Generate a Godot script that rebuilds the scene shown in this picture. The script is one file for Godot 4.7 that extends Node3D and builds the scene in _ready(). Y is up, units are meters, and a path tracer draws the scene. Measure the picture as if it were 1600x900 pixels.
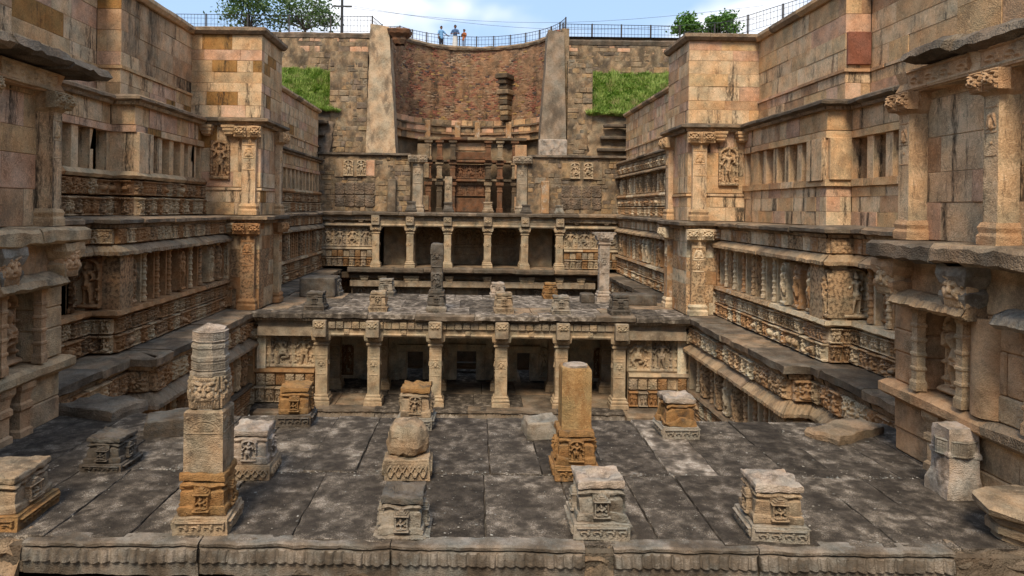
extends Node3D
# An ancient sandstone stepwell seen from the roof of its first pavilion.
# World axes: x right, y up, -z down the length of the well. y = 0 is the level of the pavilion roofs.

var rng := RandomNumberGenerator.new()
var wear := FastNoiseLite.new()
var used := {}          # names already taken at top level
var M := {}             # materials
var T := {}             # textures
var RM := {}            # shared carved relief meshes
var SM := {}            # other shared meshes

# ---------------------------------------------------------------- mesh buffer
class MB:
	var v := PackedVector3Array()
	var n := PackedVector3Array()
	var ix := PackedInt32Array()

	func quad(a: Vector3, b: Vector3, c: Vector3, d: Vector3, out: Vector3) -> void:
		var f := (c - a).cross(d - b)
		if f.dot(out) < 0.0:
			var t := b
			b = d
			d = t
			f = -f
		f = f.normalized()
		var at := v.size()
		v.append_array(PackedVector3Array([a, b, c, d]))
		n.append_array(PackedVector3Array([f, f, f, f]))
		ix.append_array(PackedInt32Array([at, at + 2, at + 1, at, at + 3, at + 2]))

	func tri(a: Vector3, b: Vector3, c: Vector3, out: Vector3) -> void:
		var f := (b - a).cross(c - a)
		if f.dot(out) < 0.0:
			var t := b
			b = c
			c = t
			f = -f
		f = f.normalized()
		var at := v.size()
		v.append_array(PackedVector3Array([a, b, c]))
		n.append_array(PackedVector3Array([f, f, f]))
		ix.append_array(PackedInt32Array([at, at + 2, at + 1]))

	# rows x cols grid of points, one smooth patch; its front looks along (column direction) x (row direction)
	func patch(p: PackedVector3Array, cols: int, flip := false) -> void:
		var rows := p.size() / cols
		var at := v.size()
		var nn := PackedVector3Array()
		nn.resize(p.size())
		for r in rows - 1:
			for c in cols - 1:
				var i := r * cols + c
				var j := i + cols
				var f := (p[j + 1] - p[i]).cross(p[j] - p[i + 1])
				if flip:
					f = -f
				nn[i] += f
				nn[i + 1] += f
				nn[j] += f
				nn[j + 1] += f
				if flip:
					ix.append_array(PackedInt32Array([at + i, at + j + 1, at + j, at + i, at + i + 1, at + j + 1]))
				else:
					ix.append_array(PackedInt32Array([at + i, at + j, at + j + 1, at + i, at + j + 1, at + i + 1]))
		for i in nn.size():
			nn[i] = nn[i].normalized()
		v.append_array(p)
		n.append_array(nn)

	# box with chamfered edges, 44 triangles
	func box(c: Vector3, s: Vector3, ch := 0.01, basis := Basis()) -> void:
		var h := s * 0.5
		ch = minf(ch, minf(h.x, minf(h.y, h.z)) * 0.6)
		var px := []
		for k in 8:
			var g := Vector3(1 if k & 1 else -1, 1 if k & 2 else -1, 1 if k & 4 else -1)
			px.append([c + basis * (g * Vector3(h.x, h.y - ch, h.z - ch)), c + basis * (g * Vector3(h.x - ch, h.y, h.z - ch)), c + basis * (g * Vector3(h.x - ch, h.y - ch, h.z)), basis * g])
		for ax in 3:
			var bit := 1 << ax
			var u := 1 << ((ax + 1) % 3)
			var w := 1 << ((ax + 2) % 3)
			for s1 in [0, bit]:
				var o: Vector3 = basis[ax] * (1.0 if s1 else -1.0)
				quad(px[s1][ax], px[s1 | u][ax], px[s1 | u | w][ax], px[s1 | w][ax], o)
			var b2 := (ax + 1) % 3
			for k in [0, bit, u, bit | u]:
				quad(px[k][ax], px[k | w][ax], px[k | w][b2], px[k][b2], px[k][3] + px[k | w][3])
		for k in 8:
			tri(px[k][0], px[k][1], px[k][2], px[k][3])

	# straight-sided prism: polygon in (x, y) pushed along z from z0 to z1
	func prism(poly: PackedVector2Array, z0: float, z1: float) -> void:
		var m := Vector2.ZERO
		for q in poly:
			m += q / poly.size()
		for i in poly.size():
			var a := poly[i]
			var b := poly[(i + 1) % poly.size()]
			var o := (b - a).orthogonal()
			if o.dot((a + b) * 0.5 - m) < 0.0:
				o = -o
			quad(Vector3(a.x, a.y, z0), Vector3(b.x, b.y, z0), Vector3(b.x, b.y, z1), Vector3(a.x, a.y, z1), Vector3(o.x, o.y, 0))
		var t := Geometry2D.triangulate_polygon(poly)
		for i in range(0, t.size(), 3):
			for e in [[z0, -1.0], [z1, 1.0]]:
				tri(Vector3(poly[t[i]].x, poly[t[i]].y, e[0]), Vector3(poly[t[i + 1]].x, poly[t[i + 1]].y, e[0]), Vector3(poly[t[i + 2]].x, poly[t[i + 2]].y, e[0]), Vector3(0, 0, e[1] * signf(z1 - z0)))

	# round bar from a to b
	func bar(a: Vector3, b: Vector3, ra: float, rb: float, k := 6, caps := true) -> void:
		var d := (b - a).normalized()
		var x := d.cross(Vector3.UP if absf(d.y) < 0.9 else Vector3.RIGHT).normalized()
		var y := x.cross(d)
		var p := PackedVector3Array()
		for e in 2:
			for i in k + 1:
				var w := TAU * i / k
				p.append((a if e == 0 else b) + (x * cos(w) + y * sin(w)) * (ra if e == 0 else rb))
		patch(p, k + 1, true)
		if caps:
			for i in k:
				tri(a, p[i], p[i + 1], -d)
				tri(b, p[k + 1 + i], p[k + 2 + i], d)

	func mesh() -> ArrayMesh:
		var arr := []
		arr.resize(Mesh.ARRAY_MAX)
		arr[Mesh.ARRAY_VERTEX] = v
		arr[Mesh.ARRAY_NORMAL] = n
		arr[Mesh.ARRAY_INDEX] = ix
		var m := ArrayMesh.new()
		m.add_surface_from_arrays(Mesh.PRIMITIVE_TRIANGLES, arr)
		return m

# ---------------------------------------------------------------- nodes
func numbered(called: String) -> String:
	var k: int = used.get(called, 0)
	used[called] = k + 1
	return called if k == 0 else "%s_%03d" % [called, k]

func tag(o: Node, label: String, category: String, group := "", kind := "") -> void:
	if label:
		o.set_meta("label", label)
	if category:
		o.set_meta("category", category)
	if group:
		o.set_meta("group", group)
	if kind or category:
		kind = kind if kind else "thing"
		o.set_meta("kind", kind)

func thing(called: String, label: String, category: String, at := Vector3.ZERO, group := "", kind := "") -> Node3D:
	var o := Node3D.new()
	o.name = numbered(called)
	o.position = at
	tag(o, label, category, group, kind)
	add_child(o)
	return o

var part_names := {}
func part(parent: Node3D, called: String, mesh: Mesh, mat: Material, at := Vector3.ZERO, yaw := 0.0, scl := Vector3.ONE) -> MeshInstance3D:
	var o := MeshInstance3D.new()
	var key := "%d/%s" % [parent.get_instance_id(), called]
	var k: int = part_names.get(key, 0)
	part_names[key] = k + 1
	o.name = called if k == 0 else "%s_%03d" % [called, k]
	o.mesh = mesh
	o.material_override = mat
	if yaw != 0.0 or scl != Vector3.ONE:
		o.transform = Transform3D(Basis(Vector3.UP, yaw) * Basis.from_scale(scl), at)
	else:
		o.position = at
	parent.add_child(o)
	return o

func copy_of(o: Node3D, at: Vector3, label := "") -> Node3D:
	var stem := str(o.name).rstrip("0123456789").trim_suffix("_")
	var c: Node3D = o.duplicate()
	c.name = numbered(stem)
	c.position = at
	if label:
		c.set_meta("label", label)
	add_child(c)
	return c

# ---------------------------------------------------------------- wear and profiles
var wear_shift := Vector3.ZERO      # so that no two stones wear alike
func wob(p: Vector3, amp: float, k := 4.0) -> Vector3:
	if amp == 0.0:
		return p
	var q := (p + wear_shift) * k
	return p + Vector3(wear.get_noise_3dv(q), wear.get_noise_3dv(q + Vector3(31, 7, 3)), wear.get_noise_3dv(q - Vector3(57, 11, 23))) * amp

func V2(a: Array) -> PackedVector2Array:
	var o := PackedVector2Array()
	for i in range(0, a.size(), 2):
		o.append(Vector2(a[i], a[i + 1]))
	return o

# square block with a moulded outline; prof = (half width, y) pairs from the foot to the top
func sqstack(mb: MB, prof: PackedVector2Array, c := Vector3.ZERO, seg := 6, amp := 0.0, aspect := 1.0, k := 4.0, top_amp := 0.0, dish := 0.0) -> void:
	for side in 4:
		var b := Basis(Vector3.UP, side * PI / 2)
		for i in prof.size() - 1:
			var p := PackedVector3Array()
			for e in 2:
				var w := prof[i + e]
				for j in seg + 1:
					var q := Vector3(lerpf(-w.x, w.x, float(j) / seg), w.y, w.x)
					q = b * q
					q.z *= aspect
					p.append(wob(q + c, amp + (top_amp if i + e >= prof.size() - 1 else 0.0), k))
			mb.patch(p, seg + 1)
	var w := prof[prof.size() - 1]
	var p := PackedVector3Array()
	for r in seg + 1:
		for j in seg + 1:
			var q := Vector3(lerpf(-w.x, w.x, float(j) / seg), w.y, lerpf(w.x, -w.x, float(r) / seg) * aspect)
			var rr := Vector2(q.x, q.z).length() / maxf(w.x, 0.01)
			if dish > 0.0 and rr < 0.55:
				q.y -= dish
			p.append(wob(q + c, amp + top_amp, k))
	mb.patch(p, seg + 1)

# turned shape: prof = (radius, y) pairs, k sides
func lathe(mb: MB, prof: PackedVector2Array, c := Vector3.ZERO, k := 12, amp := 0.0, turn := 0.0, smooth := true) -> void:
	for i in prof.size() - 1:
		if smooth:
			var p := PackedVector3Array()
			for e in 2:
				for j in k + 1:
					var w := TAU * j / k + turn
					p.append(wob(Vector3(sin(w) * prof[i + e].x, prof[i + e].y, cos(w) * prof[i + e].x) + c, amp))
			mb.patch(p, k + 1)
		else:
			for j in k:
				var p := PackedVector3Array()
				for e in 2:
					for jj in 2:
						var w := TAU * (j + jj) / k + turn
						p.append(wob(Vector3(sin(w) * prof[i + e].x, prof[i + e].y, cos(w) * prof[i + e].x) + c, amp))
				mb.patch(p, 2)
	var top := prof[prof.size() - 1]
	for j in k:
		var w := TAU * j / k + turn
		var w2 := TAU * (j + 1) / k + turn
		mb.tri(wob(Vector3(0, top.y, 0) + c, amp), wob(Vector3(sin(w) * top.x, top.y, cos(w) * top.x) + c, amp), wob(Vector3(sin(w2) * top.x, top.y, cos(w2) * top.x) + c, amp), Vector3.UP)

# ---------------------------------------------------------------- runs along a plan line (x, z); the face looks to the left of travel as seen with z down
func offs(path: PackedVector2Array) -> PackedVector2Array:
	var m := PackedVector2Array()
	for i in path.size():
		var n := Vector2.ZERO
		var a := Vector2.ZERO
		var b := Vector2.ZERO
		if i > 0:
			var d := (path[i] - path[i - 1]).normalized()
			a = Vector2(-d.y, d.x)
		if i < path.size() - 1:
			var d := (path[i + 1] - path[i]).normalized()
			b = Vector2(-d.y, d.x)
		n = a + b
		if i > 0 and i < path.size() - 1:
			n = n / (1.0 + a.dot(b))
		m.append(n)
	return m

# prof: Vector3(out, y, rib share) from the foot to the top of the visible outline
func sweep(mb: MB, path: PackedVector2Array, prof: PackedVector3Array, step := 0.5, amp := 0.0, rib := 0.0, rib_w := 0.12, k := 3.0, caps := true) -> void:
	var m := offs(path)
	for i in path.size() - 1:
		var a := path[i]
		var b := path[i + 1]
		var L := a.distance_to(b)
		var cnt := maxi(1, int(ceil(L / step)))
		for j in prof.size() - 1:
			var p := PackedVector3Array()
			for e in 2:
				var q := prof[j + e]
				for s in cnt + 1:
					var t := float(s) / cnt
					var o := q.x
					if rib > 0.0 and q.z > 0.0:
						o += q.z * rib * (sqrt(absf(sin(PI * (t * L) / rib_w))) - 0.7)
					var w := (a + m[i] * o).lerp(b + m[i + 1] * o, t)
					p.append(wob(Vector3(w.x, q.y, w.y), amp, k))
			mb.patch(p, cnt + 1)
	if caps:
		var poly := PackedVector2Array()
		for q in prof:
			poly.append(Vector2(q.x, q.y))
		var t := Geometry2D.triangulate_polygon(poly)
		for e in 2:
			var c := path[0] if e == 0 else path[path.size() - 1]
			var mm := m[0] if e == 0 else m[m.size() - 1]
			var d := (path[1] - path[0]).normalized() * -1.0 if e == 0 else (path[path.size() - 1] - path[path.size() - 2]).normalized()
			for i in range(0, t.size(), 3):
				var q := []
				for h in 3:
					var w := c + mm * poly[t[i + h]].x
					q.append(wob(Vector3(w.x, poly[t[i + h]].y, w.y), amp, k))
				mb.tri(q[0], q[1], q[2], Vector3(d.x, 0, d.y))

func P3(a: Array) -> PackedVector3Array:
	var o := PackedVector3Array()
	for i in range(0, a.size(), 3):
		o.append(Vector3(a[i], a[i + 1], a[i + 2]))
	return o

func run_length(path: PackedVector2Array) -> float:
	var L := 0.0
	for i in path.size() - 1:
		L += path[i].distance_to(path[i + 1])
	return L

# the stretch of a plan line between two distances along it
func cut(path: PackedVector2Array, s0: float, s1: float) -> PackedVector2Array:
	var o := PackedVector2Array()
	var at := 0.0
	for i in path.size() - 1:
		var L := path[i].distance_to(path[i + 1])
		if s0 < at + L - 1e-4 and s1 > at + 1e-4:
			if o.is_empty():
				o.append(path[i].lerp(path[i + 1], clampf((s0 - at) / L, 0, 1)))
			o.append(path[i].lerp(path[i + 1], clampf((s1 - at) / L, 0, 1)))
		at += L
	return o

# places along a plan line: [point, outward turn, width of the bay]
func bays(path: PackedVector2Array, pitch: float, least := 0.22) -> Array:
	var o := []
	for i in path.size() - 1:
		var a := path[i]
		var b := path[i + 1]
		var L := a.distance_to(b)
		if L < least:
			continue
		var d := (b - a) / L
		var cnt := maxi(1, roundi(L / pitch))
		for k in cnt:
			o.append([a.lerp(b, (k + 0.5) / cnt), atan2(-d.y, d.x), L / cnt, Vector2(-d.y, d.x)])
	return o

# stones of a course cut from one outline, each a part of its own
func course(parent: Node3D, called: String, path: PackedVector2Array, prof: PackedVector3Array, length: float, mats: Array, shift: Vector3, amp := 0.012, rib := 0.0, rib_w := 0.12, step := 0.5, gap := 0.006, loose := 0.012) -> Array:
	var made := []
	var total := run_length(path)
	var s := 0.0
	while s < total - 0.05:
		var l := length * rng.randf_range(0.7, 1.35)
		var turn_at := 0.0
		for i in path.size() - 2:      # a stone wraps a corner rather than ending beside it
			turn_at += path[i].distance_to(path[i + 1])
			if absf(s + l - turn_at) < 0.6:
				l = turn_at + 0.65 - s
		if total - s - l < length * 0.5:
			l = total - s
		var sub := cut(path, s + gap * 0.5, minf(s + l, total) - gap * 0.5)
		if sub.size() > 1:
			var pr := PackedVector3Array()
			var o := rng.randf_range(-loose, loose)
			var h := rng.randf_range(-loose, loose) * 0.4
			for q in prof:
				pr.append(Vector3(q.x + (o if q.x > -0.2 else 0.0), q.y + h, q.z))
			var mb := MB.new()
			sweep(mb, sub, pr, step, amp, rib, rib_w)
			made.append(part(parent, called, mb.mesh(), mats[rng.randi() % mats.size()], shift))
		s += l
	return made

# coursed ashlar: each block a part of its own
func ashlar(parent: Node3D, path: PackedVector2Array, y0: float, y1: float, rows: int, length: float, mats: Array, shift: Vector3, depth := 0.35, ch := 0.007, bump := 0.012, special := {}) -> void:
	var y := y0
	var hs := []
	var sum := 0.0
	for r in rows:
		hs.append(rng.randf_range(0.75, 1.3))
		sum += hs[r]
	for r in rows:
		var h: float = hs[r] / sum * (y1 - y0)
		for i in path.size() - 1:
			var a := path[i]
			var b := path[i + 1]
			var L := a.distance_to(b)
			var d := (b - a) / L
			var n := Vector2(-d.y, d.x)
			var yaw := atan2(n.x, n.y)
			var s := 0.0
			while s < L - 0.01:
				var l := length * rng.randf_range(0.5, 1.5)
				if L - s - l < length * 0.45:
					l = L - s
				var mb := MB.new()
				mb.box(Vector3(0, 0, -depth * 0.5), Vector3(l - 0.004, h - 0.004, depth), ch)
				var mid := a + d * (s + l * 0.5) + n * rng.randf_range(-bump, bump)
				var mat: Material = mats[rng.randi() % mats.size()]
				if special and mid.y > special.z0 and mid.y < special.z1 and rng.randf() < 0.75:
					mat = special.mat
				part(parent, "stone_block", mb.mesh(), mat, Vector3(mid.x, y + h * 0.5, mid.y) + shift, yaw)
				s += l
		y += h

# ---------------------------------------------------------------- carved reliefs: rounded limbs and mouldings raised from a panel
# a limb: ax, ay, ra, bx, by, rb, z (depth of its axis above the panel)
func relief(w: float, h: float, nx: int, ny: int, limbs: Array, swell := 0.0, grain := 0.0015) -> ArrayMesh:
	var W := nx + 1
	var z := PackedFloat32Array()
	z.resize(W * (ny + 1))
	for r in ny + 1:
		for c in W:
			var u := (float(c) / nx - 0.5) * 2.0
			z[r * W + c] = swell * sqrt(maxf(0.0, 1.0 - u * u * 0.95))
	var dx := w / nx
	var dy := h / ny
	for l in limbs:
		var rm := maxf(l[2], l[5])
		var c0 := maxi(0, int((minf(l[0], l[3]) - rm + w * 0.5) / dx))
		var c1 := mini(nx, int((maxf(l[0], l[3]) + rm + w * 0.5) / dx) + 1)
		var r0 := maxi(0, int((minf(l[1], l[4]) - rm) / dy))
		var r1 := mini(ny, int((maxf(l[1], l[4]) + rm) / dy) + 1)
		var ex: float = l[3] - l[0]
		var ey: float = l[4] - l[1]
		var ee := maxf(ex * ex + ey * ey, 1e-8)
		for r in range(r0, r1 + 1):
			var y := r * dy
			for c in range(c0, c1 + 1):
				var x := c * dx - w * 0.5
				var t := clampf(((x - l[0]) * ex + (y - l[1]) * ey) / ee, 0.0, 1.0)
				var qx: float = x - l[0] - ex * t
				var qy: float = y - l[1] - ey * t
				var rr := lerpf(l[2], l[5], t)
				var s := rr * rr - qx * qx - qy * qy
				if s > 0.0:
					var i := r * W + c
					var hh: float = l[6] + sqrt(s)
					if hh > z[i]:
						z[i] = hh
	var p := PackedVector3Array()
	for r in range(-1, ny + 2):
		for c in range(-1, nx + 2):
			var rc := clampi(r, 0, ny)
			var cc := clampi(c, 0, nx)
			var edge := r != rc or c != cc
			var q := Vector3(cc * dx - w * 0.5, rc * dy, -0.3 if edge else z[rc * W + cc])
			if not edge:
				q.z += grain * wear.get_noise_3d(q.x * 22.0, q.y * 22.0, nx)
			p.append(q)
	var mb := MB.new()
	mb.patch(p, nx + 3)
	return mb.mesh()

func frame_limbs(w: float, h: float, arch: bool) -> Array:
	var o := []
	o.append([-w * 0.5, 0.035, 0.05, w * 0.5, 0.035, 0.05, 0.03])
	for s in [-1, 1]:
		o.append([s * w * 0.44, 0.05, 0.032, s * w * 0.44, h * 0.86, 0.03, 0.02])
		for k in 4:
			o.append([s * w * 0.44 - 0.02, h * (0.16 + 0.2 * k), 0.038, s * w * 0.44 + 0.02, h * (0.16 + 0.2 * k), 0.038, 0.025])
	if arch:
		for k in 8:
			var a := PI * k / 8
			var b := PI * (k + 1) / 8
			o.append([cos(a) * w * 0.42, h * 0.8 + sin(a) * h * 0.16, 0.035, cos(b) * w * 0.42, h * 0.8 + sin(b) * h * 0.16, 0.035, 0.03])
	return o

# a figure about one unit high, hips at (x, 0.48)
func figure(g: RandomNumberGenerator, pose: String, x := 0.0, y := 0.0, s := 1.0) -> Array:
	var o := []
	var sway := g.randf_range(-0.07, 0.07)
	var lean := g.randf_range(-0.04, 0.04)
	var hip := Vector2(sway * 0.8, 0.47)
	var chest := Vector2(lean, 0.70)
	var head := Vector2(lean * 1.6, 0.87)
	if pose == "seat":
		hip = Vector2(0, 0.2)
		chest = Vector2(lean * 0.5, 0.48)
		head = Vector2(lean, 0.7)
	o.append([head.x, head.y, 0.072, head.x, head.y + 0.01, 0.07, 0.05])
	o.append([head.x, head.y + 0.055, 0.062, head.x + lean, head.y + 0.14, 0.03, 0.04])
	o.append([head.x - 0.06, head.y - 0.015, 0.03, head.x + 0.06, head.y - 0.015, 0.03, 0.035])
	o.append([chest.x, chest.y + 0.08, 0.045, head.x, head.y - 0.05, 0.04, 0.04])
	o.append([chest.x - 0.075, chest.y + 0.035, 0.065, chest.x + 0.075, chest.y + 0.035, 0.065, 0.045])
	o.append([chest.x, chest.y, 0.085, (chest.x + hip.x) * 0.5, (chest.y + hip.y) * 0.5, 0.062, 0.05])
	o.append([(chest.x + hip.x) * 0.5, (chest.y + hip.y) * 0.5, 0.062, hip.x, hip.y, 0.09, 0.045])
	o.append([hip.x - 0.08, hip.y, 0.055, hip.x + 0.08, hip.y, 0.055, 0.055])
	var feet := [Vector2(-0.09, 0.05), Vector2(0.09, 0.05)]
	if pose == "seat":
		o.append([-0.08, 0.17, 0.07, -0.24, 0.13, 0.06, 0.06])
		o.append([0.08, 0.17, 0.07, 0.24, 0.13, 0.06, 0.06])
		o.append([-0.24, 0.12, 0.05, 0.06, 0.08, 0.04, 0.08])
		o.append([0.24, 0.12, 0.05, -0.06, 0.08, 0.04, 0.07])
	else:
		for k in 2:
			var sd: int = k * 2 - 1
			var knee := Vector2(hip.x + sd * 0.075, 0.26)
			var ft: Vector2 = feet[k]
			if pose == "dance":
				knee.x += sd * g.randf_range(0.04, 0.13)
				if k == 1 and g.randf() < 0.6:
					ft = Vector2(0.02, 0.22)
			knee.x += g.randf_range(-0.02, 0.02)
			o.append([hip.x + sd * 0.05, hip.y - 0.02, 0.072, knee.x, knee.y, 0.052, 0.05])
			o.append([knee.x, knee.y, 0.053, ft.x, ft.y, 0.036, 0.045])
			o.append([ft.x, ft.y - 0.015, 0.034, ft.x + sd * 0.06, ft.y - 0.025, 0.026, 0.05])
		for k in 3:
			o.append([hip.x - 0.11 + 0.02 * k, hip.y - 0.04 - 0.035 * k, 0.02, hip.x + 0.11 - 0.02 * k, hip.y - 0.05 - 0.035 * k, 0.02, 0.1])
	for k in 2:
		var sd: int = k * 2 - 1
		var sh := chest + Vector2(sd * 0.12, 0.05)
		var el := sh + Vector2(sd * g.randf_range(0.05, 0.12), g.randf_range(-0.17, -0.1))
		var ha := el + Vector2(sd * g.randf_range(-0.08, 0.06), g.randf_range(-0.14, 0.15))
		o.append([sh.x, sh.y, 0.045, el.x, el.y, 0.036, 0.04])
		o.append([el.x, el.y, 0.036, ha.x, ha.y, 0.03, 0.06])
		o.append([ha.x, ha.y, 0.034, ha.x + sd * 0.01, ha.y + 0.04, 0.022, 0.06])
		if g.randf() < 0.6:
			var e2 := sh + Vector2(sd * g.randf_range(0.08, 0.14), g.randf_range(-0.02, 0.06))
			var h2 := e2 + Vector2(sd * 0.01, g.randf_range(0.1, 0.17))
			o.append([sh.x, sh.y, 0.04, e2.x, e2.y, 0.032, 0.03])
			o.append([e2.x, e2.y, 0.032, h2.x, h2.y, 0.026, 0.03])
			o.append([h2.x, h2.y, 0.045, h2.x, h2.y + 0.03, 0.03, 0.02])
	for l in o:
		for i in [0, 1, 2, 3, 4, 5, 6]:
			l[i] *= s
		l[0] += x
		l[3] += x
		l[1] += y
		l[4] += y
	return o

func flower(x: float, y: float, r: float, petals: int, z := 0.0) -> Array:
	var o := [[x, y, r * 0.3, x, y, r * 0.3, z + r * 0.1]]
	for k in petals:
		var a := TAU * k / petals
		o.append([x + cos(a) * r * 0.42, y + sin(a) * r * 0.42, r * 0.13, x + cos(a) * r * 0.82, y + sin(a) * r * 0.82, r * 0.19, z])
	for k in 20:
		var a := TAU * k / 20
		var b := TAU * (k + 1) / 20
		o.append([x + cos(a) * r * 1.08, y + sin(a) * r * 1.08, r * 0.08, x + cos(b) * r * 1.08, y + sin(b) * r * 1.08, r * 0.08, z])
	return o

func build_reliefs() -> void:
	var g := RandomNumberGenerator.new()
	g.seed = 41
	# tall niche deities, 0.56 wide, 1 high
	for i in 6:
		var l := frame_limbs(0.6, 1.0, true)
		l.append_array(figure(g, ["stand", "dance"][i % 2], 0.0, 0.08, 0.84))
		if i % 3 != 1:
			l.append_array(figure(g, "stand", -0.17, 0.07, 0.36))
			l.append_array(figure(g, "dance", 0.18, 0.07, 0.33))
		RM["deity%d" % i] = relief(0.6, 1.0, 54, 90, l)
	# frieze cells, 1 wide, 1 high, swelling forward, scalloped head and foot
	for i in 6:
		var l := []
		for k in 5:
			var cx := -0.42 + 0.21 * k
			l.append([cx - 0.07, 0.93, 0.045, cx + 0.07, 0.93, 0.045, 0.17])
			l.append([cx, 0.9, 0.05, cx, 0.84, 0.03, 0.17])
		l.append([-0.5, 0.05, 0.05, 0.5, 0.05, 0.05, 0.15])
		if i % 2 == 0:
			l.append_array(figure(g, "dance", -0.2, 0.08, 0.76).map(func(q): q[6] += 0.13; return q))
			l.append_array(figure(g, "stand", 0.2, 0.08, 0.7).map(func(q): q[6] += 0.13; return q))
		elif i == 3:
			l.append([-0.12, 0.42, 0.2, 0.16, 0.44, 0.18, 0.1])
			l.append([0.26, 0.56, 0.13, 0.3, 0.5, 0.12, 0.15])
			l.append([0.36, 0.46, 0.06, 0.33, 0.2, 0.035, 0.17])
			for q in [-0.22, -0.08, 0.08, 0.2]:
				l.append([q, 0.32, 0.075, q, 0.1, 0.06, 0.12])
			l.append_array(figure(g, "seat", -0.05, 0.5, 0.42).map(func(q): q[6] += 0.14; return q))
		else:
			l.append_array(figure(g, "seat", 0.0, 0.06, 0.95).map(func(q): q[6] += 0.12; return q))
			l.append_array(figure(g, "stand", -0.35, 0.08, 0.6).map(func(q): q[6] += 0.06; return q))
			l.append_array(figure(g, "stand", 0.36, 0.08, 0.58).map(func(q): q[6] += 0.06; return q))
		RM["cell%d" % i] = relief(1.0, 1.0, 56, 56, l, 0.14)
	# rounded foliage bosses, 1 x 1
	for i in 3:
		var l := flower(0, 0.5, 0.33, 7 + i * 2, 0.14)
		for k in 12:
			var a := TAU * k / 12 + 0.3
			l.append([cos(a) * 0.42, 0.5 + sin(a) * 0.42, 0.055, cos(a + 0.3) * 0.33, 0.5 + sin(a + 0.3) * 0.33, 0.035, 0.12])
		for s in [-0.4, 0.4]:
			for t in [0.1, 0.9]:
				l.append([s, t, 0.07, s * 0.7, lerpf(t, 0.5, 0.2), 0.04, 0.1])
		RM["boss%d" % i] = relief(1.0, 1.0, 36, 36, l, 0.13)
	# hanging half-lotus triangles, 1 x 1
	var lt := []
	for r in 5:
		for k in 5 - r:
			var cx := -0.4 + r * 0.1 + k * 0.2
			lt.append([cx, 0.9 - r * 0.17, 0.062, cx, 0.84 - r * 0.17, 0.05, 0.0])
	lt.append([-0.5, 0.97, 0.035, 0.5, 0.97, 0.035, 0.02])
	RM["lotus_drop"] = relief(1.0, 1.0, 32, 32, lt)
	# open lattice of diamonds, 1 x 1
	var lz := []
	for r in 4:
		for k in 4:
			var cx := -0.375 + k * 0.25
			var cy := 0.125 + r * 0.25
			for q in [[-1, 0, 0, 1], [0, 1, 1, 0], [1, 0, 0, -1], [0, -1, -1, 0]]:
				lz.append([cx + q[0] * 0.11, cy + q[1] * 0.11, 0.026, cx + q[2] * 0.11, cy + q[3] * 0.11, 0.026, 0.02])
			lz.append([cx, cy, 0.035, cx, cy, 0.035, 0.02])
	RM["lattice"] = relief(1.0, 1.0, 36, 36, lz)
	# petal row for plinths: five petals, 1 x 0.4
	var lp := []
	for k in 5:
		var cx := -0.4 + 0.2 * k
		for s in [-1, 1]:
			lp.append([cx + s * 0.02, 0.05, 0.02, cx + s * 0.078, 0.2, 0.022, 0.015])
			lp.append([cx + s * 0.078, 0.2, 0.022, cx, 0.36, 0.016, 0.015])
		lp.append([cx, 0.1, 0.03, cx, 0.24, 0.018, 0.0])
		lp.append([cx + 0.1, 0.33, 0.03, cx + 0.1, 0.24, 0.012, 0.0])
	RM["petals"] = relief(1.0, 0.4, 64, 26, lp)
	# scrolling leaves for plinths: 1 x 0.4
	var ls := []
	for k in 4:
		var cx := -0.375 + 0.25 * k
		for j in 9:
			var a := -0.4 + j * 0.5
			var ra := 0.1 - j * 0.009
			ls.append([cx + cos(a) * ra, 0.18 + sin(a) * ra, 0.022, cx + cos(a + 0.5) * (ra - 0.009), 0.18 + sin(a + 0.5) * (ra - 0.009), 0.02, 0.01])
		ls.append([cx + 0.11, 0.3, 0.035, cx + 0.13, 0.12, 0.018, 0.0])
	ls.append([-0.5, 0.37, 0.02, 0.5, 0.37, 0.02, 0.015])
	RM["scroll"] = relief(1.0, 0.4, 64, 26, ls)
	# small shrine with a seated figure, 0.5 x 1, for pedestals
	var sh := []
	for s in [-1, 1]:
		sh.append([s * 0.19, 0.06, 0.045, s * 0.19, 0.62, 0.04, 0.03])
	sh.append([-0.24, 0.05, 0.05, 0.24, 0.05, 0.05, 0.05])
	sh.append([-0.23, 0.68, 0.04, 0.23, 0.68, 0.04, 0.05])
	for k in 3:
		sh.append([-0.15 + 0.05 * k, 0.76 + 0.07 * k, 0.045, 0.15 - 0.05 * k, 0.76 + 0.07 * k, 0.045, 0.03])
	sh.append([0, 0.93, 0.04, 0, 0.97, 0.02, 0.03])
	sh.append_array(figure(g, "seat", 0.0, 0.08, 0.58).map(func(q): q[6] += 0.03; return q))
	RM["shrine"] = relief(0.52, 1.0, 38, 66, sh)
	# round-arched medallion, 1 x 1
	var md := []
	for k in 12:
		var a := PI * k / 12
		var b := PI * (k + 1) / 12
		for rr in [0.43, 0.33]:
			md.append([cos(a) * rr, 0.32 + sin(a) * rr, 0.03, cos(b) * rr, 0.32 + sin(b) * rr, 0.03, 0.015])
	for k in 7:
		var a := PI * (k + 0.5) / 7
		md.append([0, 0.34, 0.03, cos(a) * 0.24, 0.34 + sin(a) * 0.24, 0.06, 0.0])
	md.append([-0.48, 0.27, 0.035, 0.48, 0.27, 0.035, 0.02])
	for s in [-0.44, 0.44]:
		md.append([s, 0.86, 0.07, s * 0.8, 0.93, 0.03, 0.0])
		md.append([s, 0.08, 0.05, s * 0.5, 0.1, 0.03, 0.0])
	RM["medallion"] = relief(1.0, 1.0, 48, 48, md)
	# lion mask over a mat of tassels, 1 x 1
	var fm := []
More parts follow.
